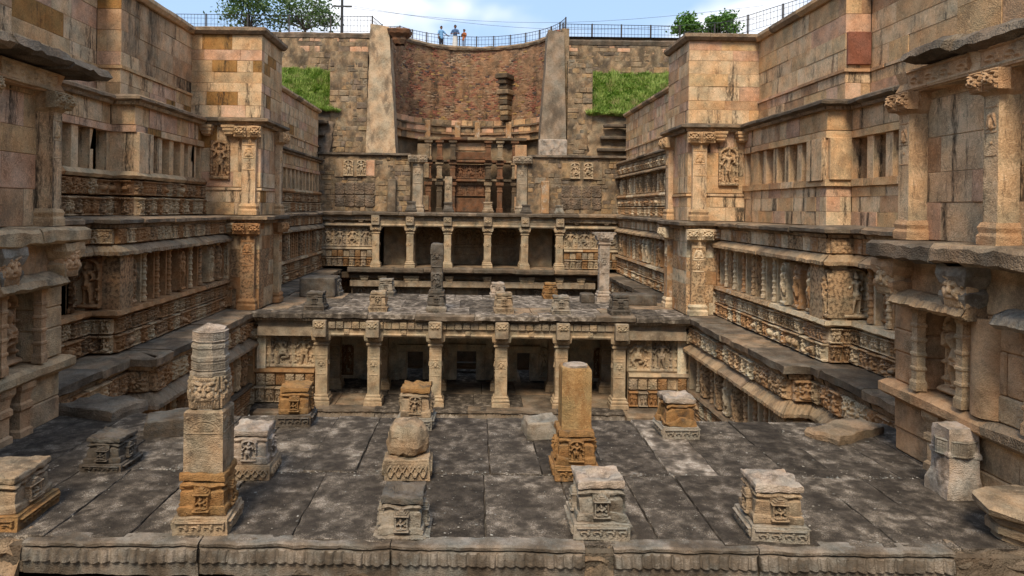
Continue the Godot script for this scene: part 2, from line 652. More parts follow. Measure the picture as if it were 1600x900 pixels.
	for s in [-1, 1]:
		fm.append([s * 0.16, 0.62, 0.09, s * 0.18, 0.62, 0.08, 0.1])
		fm.append([s * 0.1, 0.74, 0.05, s * 0.32, 0.8, 0.06, 0.08])
		fm.append([s * 0.2, 0.4, 0.13, s * 0.26, 0.46, 0.11, 0.06])
		fm.append([s * 0.4, 0.6, 0.06, s * 0.44, 0.8, 0.03, 0.03])
		fm.append([s * 0.4, 0.4, 0.07, s * 0.42, 0.3, 0.05, 0.03])
	fm.append([0, 0.66, 0.06, 0, 0.46, 0.1, 0.12])
	fm.append([-0.28, 0.3, 0.055, 0.28, 0.3, 0.055, 0.08])
	for k in 9:
		fm.append([-0.36 + 0.09 * k, 0.22, 0.045, -0.36 + 0.09 * k, 0.07, 0.02, 0.03])
		fm.append([-0.36 + 0.09 * k, 0.93, 0.045, -0.33 + 0.08 * k, 0.86, 0.03, 0.03])
	RM["mask"] = relief(1.0, 1.0, 48, 48, fm)
	# band of vertical leaves, 1 x 0.5
	var bl := []
	for k in 9:
		bl.append([-0.44 + 0.11 * k, 0.1, 0.035, -0.44 + 0.11 * k, 0.4, 0.045, 0.0])
	for q in [0.03, 0.47]:
		bl.append([-0.5, q, 0.03, 0.5, q, 0.03, 0.02])
	RM["leaf_band"] = relief(1.0, 0.5, 54, 28, bl)
	# vase and foliage for the middle of a shaft, 0.5 x 1
	var vf := flower(0, 0.28, 0.15, 8)
	for k in 3:
		vf.append([-0.17 + 0.04 * k, 0.56 + k * 0.13, 0.035, 0.17 - 0.04 * k, 0.56 + k * 0.13, 0.035, 0.02])
	vf.append([0, 0.6, 0.09, 0, 0.7, 0.07, 0.03])
	for s in [-1, 1]:
		vf.append([s * 0.1, 0.78, 0.06, s * 0.2, 0.6, 0.03, 0.02])
	for q in [0.03, 0.48, 0.97]:
		vf.append([-0.24, q, 0.03, 0.24, q, 0.03, 0.015])
	RM["vase"] = relief(0.5, 1.0, 28, 52, vf)
	# ringed colonnette, 1 high
	var mb := MB.new()
	var pr := PackedVector2Array([Vector2(0.11, 0.0), Vector2(0.11, 0.07), Vector2(0.08, 0.09)])
	for k in 6:
		var y := 0.14 + k * 0.13
		pr.append_array(PackedVector2Array([Vector2(0.07, y), Vector2(0.1, y + 0.02), Vector2(0.1, y + 0.045), Vector2(0.075, y + 0.065)]))
	pr.append_array(PackedVector2Array([Vector2(0.08, 0.92), Vector2(0.12, 0.95), Vector2(0.12, 1.0)]))
	lathe(mb, pr, Vector3.ZERO, 10)
	SM["ringed"] = mb.mesh()
	# ringed square baluster, 1 high
	mb = MB.new()
	pr = PackedVector2Array([Vector2(0.13, 0.0), Vector2(0.13, 0.1)])
	for k in 5:
		var y := 0.13 + k * 0.17
		pr.append_array(PackedVector2Array([Vector2(0.1, y), Vector2(0.1, y + 0.1), Vector2(0.125, y + 0.115), Vector2(0.125, y + 0.14), Vector2(0.1, y + 0.155)]))
	pr.append(Vector2(0.1, 1.0))
	sqstack(mb, pr, Vector3.ZERO, 1)
	SM["baluster"] = mb.mesh()
	# hanging bracket block under eaves, about 0.4
	mb = MB.new()
	sqstack(mb, V2([0.06, -0.3, 0.13, -0.24, 0.13, -0.2, 0.17, -0.14, 0.17, -0.09, 0.2, -0.06, 0.2, 0.0]), Vector3.ZERO, 4, 0.015)
	SM["bracket"] = mb.mesh()

# ---------------------------------------------------------------- textures and materials
var noise_made := {}
func nz(s: int, freq: float, oct := 4, warp := 0.0, w := 1024, h := 1024) -> PackedByteArray:
	if freq > 0.11:      # the finest grain is shared
		s = 0
		freq = 0.16
	var key := "%d %f %d %f %d" % [s, freq, oct, warp, h]
	if noise_made.has(key):
		return noise_made[key]
	var f := FastNoiseLite.new()
	f.seed = s
	f.noise_type = FastNoiseLite.TYPE_SIMPLEX_SMOOTH
	f.frequency = freq
	f.fractal_octaves = oct
	if warp > 0.0:
		f.domain_warp_enabled = true
		f.domain_warp_amplitude = warp
		f.domain_warp_frequency = freq
	var half := h > 512 and freq < 0.05
	if half:
		f.frequency = freq * 2.0
		f.domain_warp_frequency = freq * 2.0
		f.domain_warp_amplitude = warp * 0.5
	var im := f.get_seamless_image(w / 2 if half else w, h / 2 if half else h, false, false, 0.15)
	if im.get_width() != 1024 or im.get_height() != 1024:
		im.resize(1024, 1024, Image.INTERPOLATE_CUBIC)
	im.convert(Image.FORMAT_L8)
	noise_made[key] = im.get_data()
	return noise_made[key]

func tex(bytes: PackedByteArray, fmt: int) -> ImageTexture:
	return ImageTexture.create_from_image(Image.create_from_data(1024, 1024, false, fmt, bytes))

# pale base with veins and specks; multiplied by a stone's own colour
func grain_tex(s: int, veins: float, blotch: float, speck: float) -> ImageTexture:
	var a := nz(s, 0.004, 3, 60.0)
	var b := nz(s + 1, 0.004, 7)
	var c := nz(s + 2, 0.16, 3)
	var d := nz(s + 4, 0.03, 5)
	var v := nz(s + 3, 0.006, 2, 120.0)
	var o := PackedByteArray()
	o.resize(1024 * 1024 * 3)
	for i in 1024 * 1024:
		var vein := absf(fmod(v[i] * 0.05, 1.0) - 0.5) * 2.0
		var x := 0.88 + veins * (vein - 0.5) + blotch * ((b[i] - 128) * 0.0028 + (d[i] - 128) * 0.0014) + speck * (c[i] - 128) * 0.0039
		var w := (a[i] - 128) * 0.0039
		o[i * 3] = clampi(int(255.0 * (x + 0.10 * w)), 0, 255)
		o[i * 3 + 1] = clampi(int(255.0 * (x - 0.01 * w)), 0, 255)
		o[i * 3 + 2] = clampi(int(255.0 * (x - 0.09 * w - 0.02)), 0, 255)
	return tex(o, Image.FORMAT_RGB8)

# stains: colour in rgb, how far they cover in alpha
func stain_tex(s: int, freq: float, at: float, soft: float, col: Color, col2: Color, most := 0.9, streak := false, fine := 0.0011) -> ImageTexture:
	var a := nz(s, freq, 7) if not streak else nz(s, freq, 4, 0.0, 1024, 128)
	var b := nz(s + 5, freq * 5.0, 4)
	var c := nz(s + 9, 0.15, 3)
	var o := PackedByteArray()
	o.resize(1024 * 1024 * 4)
	for i in 1024 * 1024:
		var x := a[i] / 255.0 * 0.7 + b[i] / 255.0 * 0.3 + (c[i] - 128) * fine
		var k := clampf((x - at) / soft, 0.0, 1.0)
		var m := b[i] / 255.0 + (c[i] - 128) * 0.0025
		o[i * 4] = clampi(int(255.0 * lerpf(col.r, col2.r, m)), 0, 255)
		o[i * 4 + 1] = clampi(int(255.0 * lerpf(col.g, col2.g, m)), 0, 255)
		o[i * 4 + 2] = clampi(int(255.0 * lerpf(col.b, col2.b, m)), 0, 255)
		o[i * 4 + 3] = int(255.0 * k * most)
	return tex(o, Image.FORMAT_RGBA8)

# old roof slabs: brown black skin, grey stone, sharp pale flecks of crust
func slab_tex(s: int) -> ImageTexture:
	var a := nz(s, 0.0045, 6)
	var b := nz(s + 1, 0.012, 5)
	var d := nz(s + 2, 0.045, 4)
	var c := nz(s + 3, 0.16, 3)
	var o := PackedByteArray()
	o.resize(1024 * 1024 * 3)
	for i in 1024 * 1024:
		var big := (a[i] - 128) / 128.0
		var mid := (b[i] - 128) / 128.0
		var small := (d[i] - 128) / 128.0
		var fine := (c[i] - 128) / 128.0
		var k := clampf(0.45 + big * 0.9 + mid * 0.5 + fine * 0.2, 0.0, 1.0)
		var f := clampf((small * 0.45 + fine * 0.3 + mid * 0.5 + big * 0.8 - 0.40) / 0.25, 0.0, 1.0)
		var p := clampf((-small * 0.6 - fine * 0.5 + mid * 0.2 - 0.42) / 0.15, 0.0, 1.0)
		var r := lerpf(lerpf(92.0, 182.0, k), 200.0, f) * (1.0 - 0.45 * p)
		o[i * 3] = clampi(int(r), 0, 255)
		o[i * 3 + 1] = clampi(int(r * lerpf(0.945, 0.97, f)), 0, 255)
		o[i * 3 + 2] = clampi(int(r * lerpf(0.885, 0.935, f)), 0, 255)
	return tex(o, Image.FORMAT_RGB8)

func height_tex(s: int) -> ImageTexture:
	var a := nz(s, 0.02, 6)
	var b := nz(s + 1, 0.09, 3)
	var c := nz(s + 2, 0.3, 2)
	var o := PackedByteArray()
	o.resize(1024 * 1024)
	for i in 1024 * 1024:
		var pit := clampf((110.0 - b[i]) / 60.0, 0.0, 1.0)
		o[i] = clampi(int(a[i] * 0.4 + b[i] * 0.35 + c[i] * 0.25 - pit * 45.0), 0, 255)
	return tex(o, Image.FORMAT_L8)

func stone(called: String, tint: Color, albedo: Texture2D, bump := 2.0, stain: Texture2D = null, s1 := 0.3, s2 := Vector3(0.2, 0.2, 0.2), shift := Vector3.ZERO, rough := 0.92) -> StandardMaterial3D:
	var m := StandardMaterial3D.new()
	m.resource_name = called
	m.albedo_color = tint
	m.albedo_texture = albedo
	m.roughness = rough
	m.metallic_specular = 0.25
	m.uv1_triplanar = true
	m.uv1_world_triplanar = true
	m.uv1_scale = Vector3(s1, s1, s1)
	m.uv1_offset = shift
	m.uv1_triplanar_sharpness = 4.0
	if bump > 0.0:
		m.heightmap_enabled = true
		m.heightmap_texture = T.height
		m.heightmap_scale = bump
	if stain:
		m.detail_enabled = true
		m.detail_albedo = stain
		m.detail_blend_mode = BaseMaterial3D.BLEND_MODE_MIX
		m.detail_uv_layer = BaseMaterial3D.DETAIL_UV_2
		m.uv2_triplanar = true
		m.uv2_world_triplanar = true
		m.uv2_scale = s2
		m.uv2_offset = shift * 1.7
		m.uv2_triplanar_sharpness = 4.0
	M[called] = m
	return m

func plain(called: String, c: Color, rough := 0.7, metal := 0.0) -> StandardMaterial3D:
	var m := StandardMaterial3D.new()
	m.resource_name = called
	m.albedo_color = c
	m.roughness = rough
	m.metallic = metal
	M[called] = m
	return m

func build_materials() -> void:
	T.height = height_tex(11)
	T.sand = grain_tex(21, 0.26, 0.34, 0.14)
	T.rough = grain_tex(31, 0.08, 0.5, 0.3)
	var black := Color(0.17, 0.145, 0.12)
	var grey := Color(0.44, 0.385, 0.325)
	T.lichen = stain_tex(51, 0.0045, 0.53, 0.24, black, grey, 0.8)
	T.lichen_heavy = stain_tex(61, 0.0045, 0.38, 0.30, black, grey, 0.88)
	T.faint = stain_tex(101, 0.0045, 0.55, 0.30, Color(0.22, 0.19, 0.16), grey, 0.6)
	T.crust = stain_tex(111, 0.0045, 0.37, 0.15, Color(0.15, 0.135, 0.12), Color(0.34, 0.305, 0.27), 0.72, false, 0.0035)
	T.streak = stain_tex(71, 0.010, 0.56, 0.24, Color(0.09, 0.085, 0.08), Color(0.25, 0.22, 0.19), 0.9, true)
	T.soot = stain_tex(121, 0.020, 0.47, 0.20, Color(0.16, 0.13, 0.11), Color(0.34, 0.28, 0.22), 0.75)
	T.pale = stain_tex(81, 0.006, 0.50, 0.25, Color(0.50, 0.45, 0.39), Color(0.80, 0.74, 0.66), 0.8)
	T.ochre = stain_tex(91, 0.007, 0.47, 0.28, Color(0.44, 0.29, 0.17), Color(0.62, 0.44, 0.27), 0.7)
	var drip := Vector3(0.22, 0.05, 0.22)
	# dressed blocks of the upper walls, each tone its own quarry bed
	M.blocks = []
	var tones := [[0.89, 0.75, 0.60], [0.86, 0.71, 0.54], [0.91, 0.79, 0.65], [0.82, 0.66, 0.49], [0.88, 0.71, 0.60], [0.86, 0.68, 0.49], [0.90, 0.77, 0.62], [0.75, 0.58, 0.44], [0.87, 0.73, 0.59], [0.84, 0.65, 0.54], [0.89, 0.75, 0.59], [0.86, 0.70, 0.51]]
	for k in tones.size():
		var t: Array = tones[k]
		M.blocks.append(stone("dressed_sandstone_%d" % k, Color(t[0], t[1], t[2]).lerp(Color(0.84, 0.71, 0.58), 0.3), T.sand, 1.2, T.streak if k % 2 == 0 else T.faint, 0.35, drip if k % 2 == 0 else Vector3(0.14, 0.08, 0.14), Vector3(0.37 * (k % 3), 0.0, 0.23 * (k % 3))))
	stone("red_sandstone", Color(0.58, 0.38, 0.31), T.sand, 1.2, null, 0.4)
	stone("ochre_sandstone", Color(0.68, 0.50, 0.30), T.sand, 1.2, T.streak, 0.4, drip)
	M.blocks_left = M.blocks.slice(0, 12)
	M.blocks_left.append(M.ochre_sandstone)
	T.streak_heavy = stain_tex(76, 0.012, 0.42, 0.3, Color(0.09, 0.085, 0.08), Color(0.22, 0.19, 0.17), 0.92, true)
	stone("streaked_sandstone", Color(0.76, 0.63, 0.50), T.sand, 1.2, T.streak_heavy, 0.4, Vector3(0.11, 0.03, 0.11), Vector3(0.5, 0.1, 0.35))
	M.pillars = [M.blocks[0], M.blocks[1], M.blocks[6], M.blocks[10]]
	M.blocks_right = M.blocks.slice(0, 12)
	# carved tiers
	M.carve = [
		stone("carved_sandstone", Color(0.81, 0.68, 0.54), T.rough, 2.0, T.soot, 0.35, Vector3(0.45, 0.45, 0.45)),
		stone("carved_sandstone_pale", Color(0.88, 0.79, 0.67), T.rough, 2.0, T.faint, 0.35, Vector3(0.3, 0.3, 0.3), Vector3(0.3, 0.1, 0.7)),
		stone("carved_sandstone_warm", Color(0.72, 0.56, 0.41), T.rough, 2.0, T.pale, 0.35, Vector3(0.25, 0.25, 0.25), Vector3(0.6, 0.4, 0.2))]
	M.carve_left = [
		stone("stained_sandstone", Color(0.73, 0.58, 0.44), T.rough, 2.0, T.soot, 0.35, Vector3(0.4, 0.4, 0.4)),
		stone("stained_sandstone_ochre", Color(0.70, 0.53, 0.38), T.rough, 2.0, T.ochre, 0.35, Vector3(0.3, 0.3, 0.3), Vector3(0.2, 0.5, 0.1)),
		stone("stained_sandstone_pale", Color(0.81, 0.69, 0.55), T.rough, 2.0, T.faint, 0.35, Vector3(0.3, 0.3, 0.3), Vector3(0.7, 0.2, 0.5))]
	M.ledge = [
		stone("weathered_ledge", Color(0.54, 0.48, 0.42), T.rough, 2.5, T.lichen_heavy, 0.3, Vector3(0.2, 0.2, 0.2)),
		stone("weathered_ledge_brown", Color(0.62, 0.53, 0.44), T.rough, 2.5, T.lichen, 0.3, Vector3(0.26, 0.26, 0.26), Vector3(0.4, 0.2, 0.6)),
		stone("weathered_ledge_dark", Color(0.44, 0.39, 0.34), T.rough, 2.5, T.lichen_heavy, 0.3, Vector3(0.3, 0.3, 0.3), Vector3(0.8, 0.5, 0.3))]
	M.eave = [stone("eave_stone", Color(0.72, 0.61, 0.49), T.rough, 2.0, T.lichen, 0.35, Vector3(0.18, 0.18, 0.18), Vector3(0.15, 0.2, 0.4)), M.weathered_ledge_brown]
	# pavilion stone
	M.pav = [
		stone("pavilion_stone", Color(0.74, 0.65, 0.54), T.rough, 1.6, T.faint, 0.35, Vector3(0.2, 0.12, 0.2), Vector3(0.35, 0.1, 0.0)),
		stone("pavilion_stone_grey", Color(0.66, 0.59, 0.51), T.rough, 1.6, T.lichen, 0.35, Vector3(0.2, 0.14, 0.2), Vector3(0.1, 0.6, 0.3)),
		stone("pavilion_stone_ochre", Color(0.64, 0.50, 0.36), T.rough, 1.6, T.ochre, 0.35, Vector3(0.3, 0.1, 0.3), Vector3(0.5, 0.1, 0.9))]
	stone("gallery_pale", Color(0.92, 0.85, 0.74), T.rough, 1.6, T.faint, 0.35, Vector3(0.2, 0.12, 0.2), Vector3(0.85, 0.1, 0.4))
	M.pier_stone = [stone("pier_sandstone", Color(0.79, 0.64, 0.50), T.rough, 1.5, T.faint, 0.35, Vector3(0.2, 0.14, 0.2), Vector3(0.2, 0.7, 0.15)), stone("pier_sandstone_pale", Color(0.85, 0.72, 0.58), T.rough, 1.5, T.faint, 0.35, Vector3(0.2, 0.14, 0.2), Vector3(0.6, 0.3, 0.8))]
	# pedestals
	stone("pedestal_grey", Color(0.64, 0.60, 0.55), T.rough, 2.0, T.lichen, 0.5, Vector3(0.5, 0.5, 0.5))
	stone("pedestal_dark", Color(0.46, 0.43, 0.40), T.rough, 2.0, T.lichen_heavy, 0.5, Vector3(0.45, 0.45, 0.45), Vector3(0.3, 0.3, 0.1))
	stone("pedestal_ochre", Color(0.66, 0.50, 0.33), T.rough, 2.0, T.lichen, 0.5, Vector3(0.4, 0.3, 0.4), Vector3(0.6, 0.1, 0.2))
	stone("pedestal_pink", Color(0.74, 0.675, 0.62), T.rough, 2.0, T.lichen, 0.5, Vector3(0.45, 0.45, 0.45), Vector3(0.1, 0.7, 0.4))
	stone("pedestal_tan", Color(0.70, 0.61, 0.51), T.rough, 2.0, T.lichen, 0.5, Vector3(0.45, 0.45, 0.45), Vector3(0.8, 0.4, 0.6))
	stone("orange_shaft", Color(0.74, 0.60, 0.42), T.sand, 1.8, T.ochre, 0.7, Vector3(0.5, 0.3, 0.5), Vector3(0.2, 0.0, 0.5))
	# roof paving: black lichen, grey stone, pale crust
	T.roof = slab_tex(131)
	M.paving = [
		stone("roof_paving", Color(0.90, 0.87, 0.825), T.roof, 3.5, T.crust, 0.55, Vector3(0.27, 0.27, 0.27)),
		stone("roof_paving_pale", Color(0.98, 0.95, 0.91), T.roof, 3.5, T.lichen, 0.5, Vector3(0.36, 0.36, 0.36), Vector3(0.5, 0.2, 0.3)),
		stone("roof_paving_dark", Color(0.80, 0.77, 0.73), T.roof, 3.5, T.crust, 0.6, Vector3(0.31, 0.31, 0.31), Vector3(0.1, 0.4, 0.75)),
		stone("roof_paving_black", Color(0.66, 0.635, 0.60), T.roof, 3.5, T.crust, 0.52, Vector3(0.24, 0.24, 0.24), Vector3(0.4, 0.9, 0.15))]
	stone("front_eave", Color(0.58, 0.54, 0.50), T.rough, 1.5, T.lichen_heavy, 0.5, Vector3(0.3, 0.3, 0.3), Vector3(0.3, 0.6, 0.1))
	stone("roof_paving_tan", Color(0.66, 0.60, 0.53), T.rough, 2.5, T.faint, 0.45)
	M.roof2 = [M.roof_paving, M.roof_paving_pale, M.weathered_ledge_brown, M.roof_paving_pale]
	# far walls
	M.rubble = [
		stone("grey_rubble", Color(0.62, 0.55, 0.47), T.rough, 3.0, T.lichen_heavy, 0.3, Vector3(0.15, 0.15, 0.15)),
		stone("brown_rubble", Color(0.62, 0.53, 0.43), T.rough, 2.5, T.lichen, 0.3, Vector3(0.18, 0.18, 0.18), Vector3(0.4, 0.1, 0.2)),
		stone("black_rubble", Color(0.54, 0.47, 0.41), T.rough, 2.5, T.lichen_heavy, 0.3, Vector3(0.21, 0.21, 0.21), Vector3(0.2, 0.7, 0.6)),
		stone("ochre_rubble", Color(0.66, 0.55, 0.42), T.rough, 2.5, T.lichen, 0.3, Vector3(0.24, 0.24, 0.24), Vector3(0.9, 0.3, 0.4))]
	stone("lime_plaster", Color(0.74, 0.64, 0.53), T.rough, 2.0, T.lichen, 0.22, Vector3(0.16, 0.07, 0.16), Vector3(0.12, 0.35, 0.5))
	stone("grey_plaster", Color(0.58, 0.51, 0.44), T.rough, 2.0, T.lichen, 0.22, Vector3(0.14, 0.06, 0.14), Vector3(0.62, 0.35, 0.1))
	stone("wall_render", Color(0.66, 0.56, 0.45), T.rough, 2.5, T.lichen_heavy, 0.3, Vector3(0.2, 0.12, 0.2), Vector3(0.3, 0.2, 0.6))
	stone("well_plaster", Color(0.62, 0.48, 0.37), T.rough, 3.0, T.streak, 0.3, Vector3(0.055, 0.03, 0.055), Vector3(0.3, 0.55, 0.8))
	var b := StandardMaterial3D.new()
	b.resource_name = "old_brick"
	b.vertex_color_use_as_albedo = true
	b.albedo_texture = T.rough
	b.uv1_triplanar = true
	b.uv1_world_triplanar = true
	b.uv1_scale = Vector3(0.5, 0.5, 0.5)
	b.roughness = 0.95
	M.brick = b
	stone("recess_stone", Color(0.50, 0.36, 0.27), T.rough, 2.0, T.lichen, 0.35, Vector3(0.3, 0.3, 0.3), Vector3(0.3, 0.8, 0.2))
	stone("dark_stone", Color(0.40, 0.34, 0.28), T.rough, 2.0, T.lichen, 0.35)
	stone("earth", Color(0.42, 0.36, 0.26), T.rough, 3.0, null, 0.2)
	stone("turf", Color(0.38, 0.50, 0.18), T.rough, 3.0, null, 0.3)
	var gr := StandardMaterial3D.new()
	gr.resource_name = "grass_blade"
	gr.vertex_color_use_as_albedo = true
	gr.roughness = 0.7
	gr.backlight_enabled = true
	gr.backlight = Color(0.35, 0.5, 0.15)
	M.grass = gr
	plain("rail_paint", Color(0.22, 0.20, 0.19), 0.6, 0.3)
	plain("wire", Color(0.35, 0.37, 0.40), 0.6)
	plain("pole_steel", Color(0.20, 0.20, 0.20), 0.6, 0.4)
	plain("bark", Color(0.30, 0.25, 0.20), 0.95)
	for q in [["leaf_green", Color(0.28, 0.42, 0.13)], ["leaf_grey", Color(0.30, 0.38, 0.20)]]:
		var l := plain(q[0], q[1], 0.6)
		l.backlight_enabled = true
		l.backlight = Color(0.2, 0.3, 0.08)
	for q in [["skin", Color(0.42, 0.28, 0.20)], ["hair", Color(0.05, 0.045, 0.04)], ["blue_shirt", Color(0.42, 0.60, 0.76)], ["dark_trousers", Color(0.12, 0.12, 0.15)], ["checked_shirt", Color(0.25, 0.36, 0.50)], ["white_cloth", Color(0.75, 0.74, 0.72)], ["orange_shirt", Color(0.60, 0.33, 0.16)], ["pale_jeans", Color(0.45, 0.52, 0.62)]]:
		plain(q[0], q[1], 0.85)

# ---------------------------------------------------------------- side walls of the well corridor
# plan line of a wall face: |x| = far_x beyond the step, near_x in front of it; side -1 left, 1 right
func face(side: int, far_x: float, near_x: float, d_far: float, d_near: float, step: float) -> PackedVector2Array:
	var o := PackedVector2Array()
	o.append(Vector2(far_x * side, -d_far))
	if step > d_near and step < d_far and far_x != near_x:
		o.append(Vector2(far_x * side, -step))
		o.append(Vector2(near_x * side, -step))
	o.append(Vector2((near_x if step > d_near else far_x) * side, -d_near))
	if side < 0:
		o.reverse()
	return o

func at3(b: Array, y: float, out := 0.0) -> Vector3:
	return Vector3(b[0].x + b[3].x * out, y, b[0].y + b[3].y * out)

# a row of carved cells in front of a plain band; cells are sub-parts of the band
func frieze(parent: Node3D, called: String, cells: Array, path: PackedVector2Array, y: float, h: float, pitch: float, mats: Array, shift: Vector3, deep := 1.15, back := -0.16) -> void:
	var mb := MB.new()
	sweep(mb, path, P3([-0.7, y - 0.03, 0, back, y - 0.03, 0, back, y + h + 0.03, 0, -0.7, y + h + 0.03, 0]), 3.0)
	var band := part(parent, called, mb.mesh(), mats[0], shift)
	for b in bays(path, pitch):
		var r: String = cells[rng.randi() % cells.size()]
		var hh := h * rng.randf_range(0.95, 1.02)
		part(band, "carved_panel", RM[r], mats[rng.randi() % mats.size()], at3(b, y, back + 0.1), b[1], Vector3(b[2] * 0.93 * (1.0 if rng.randf() < 0.5 else -1.0), hh, deep * h * rng.randf_range(0.9, 1.1) / 0.5))

# a row of recessed niches between pilasters
func niches(parent: Node3D, path: PackedVector2Array, y0: float, y1: float, pitch: float, deep: float, mats: Array, shift: Vector3, style := "carved", fill := 0.4) -> void:
	var mb := MB.new()
	sweep(mb, path, P3([-deep - 0.3, y0 - 0.08, 0, -deep, y0 - 0.08, 0, -deep, y1 + 0.08, 0, -deep - 0.3, y1 + 0.08, 0]), 2.0)
	var band := part(parent, "niche_back", mb.mesh(), mats[mats.size() - 1], shift)
	var h := y1 - y0
	for i in path.size() - 1:
		var seg := PackedVector2Array([path[i], path[i + 1]])
		if path[i].distance_to(path[i + 1]) < 0.95:      # the short return of a bay is solid
			var mid := path[i].lerp(path[i + 1], 0.5)
			var dd := (path[i + 1] - path[i]).normalized()
			var outer := path[i] if absf(path[i].x) > absf(path[i + 1].x) else path[i + 1]
			mid += (outer - mid).normalized() * 0.27
			var sm := MB.new()
			sm.box(Vector3(0, h * 0.5, -deep * 0.5 - 0.16), Vector3(path[i].distance_to(path[i + 1]) + 0.8, h + 0.06, deep + 0.3), 0.012)
			var blk := part(band, "corner_block", sm.mesh(), mats[0], Vector3(mid.x, y0 - 0.03, mid.y), atan2(-dd.y, dd.x))
			if style == "carved":
				part(blk, "carved_figure", RM.deity2, mats[1], Vector3(0, 0.05, 0.0), 0.0, Vector3(0.95, h * 0.94, 2.2))
			continue
		var bs := bays(seg, pitch)
		for k in bs.size():
			var b: Array = bs[k]
			var t := Vector2(b[3].y, -b[3].x)     # along the wall
			for e in ([0, 1] if k == bs.size() - 1 else [0]):
				var c: Vector2 = b[0] + t * b[2] * (0.5 if e == 0 else -0.5)
				var w: float = 0.24 if style != "plain" else b[2] * 0.36
				if (i == 0 and k == 0 and e == 0) or (i == path.size() - 2 and e == 1):
					w += 0.34
				var pm := MB.new()
				pm.box(Vector3(0, h * 0.5, -deep * 0.5 - 0.02), Vector3(w, h + 0.04, deep), 0.012)
				part(band, "pilaster", pm.mesh(), mats[rng.randi() % mats.size()], Vector3(c.x, y0 - 0.02, c.y), b[1])
				if style == "carved":
					var cc: Vector2 = c + b[3] * 0.0
					if rng.randf() < 0.35:
						part(band, "bracket_figure", RM["deity%d" % (rng.randi() % 6)], mats[rng.randi() % mats.size()], Vector3(cc.x, y0 + 0.02, cc.y), b[1], Vector3(0.5, h * 0.9, 1.6))
					else:
						part(band, "ringed_colonnette", SM.ringed, mats[rng.randi() % mats.size()], Vector3(cc.x, y0, cc.y), b[1], Vector3(0.72, h, 0.8))
			if style == "carved" and rng.randf() < fill:
				var r := "deity%d" % (rng.randi() % 6)
				part(band, "carved_figure", RM[r], mats[rng.randi() % mats.size()], at3(b, y0 + 0.04, -deep + 0.03), b[1], Vector3((b[2] - 0.22) / 0.6, h * 0.92, 2.2))

func blocks_of(side: int) -> Array:
	return M.blocks_left if side < 0 else M.blocks_right

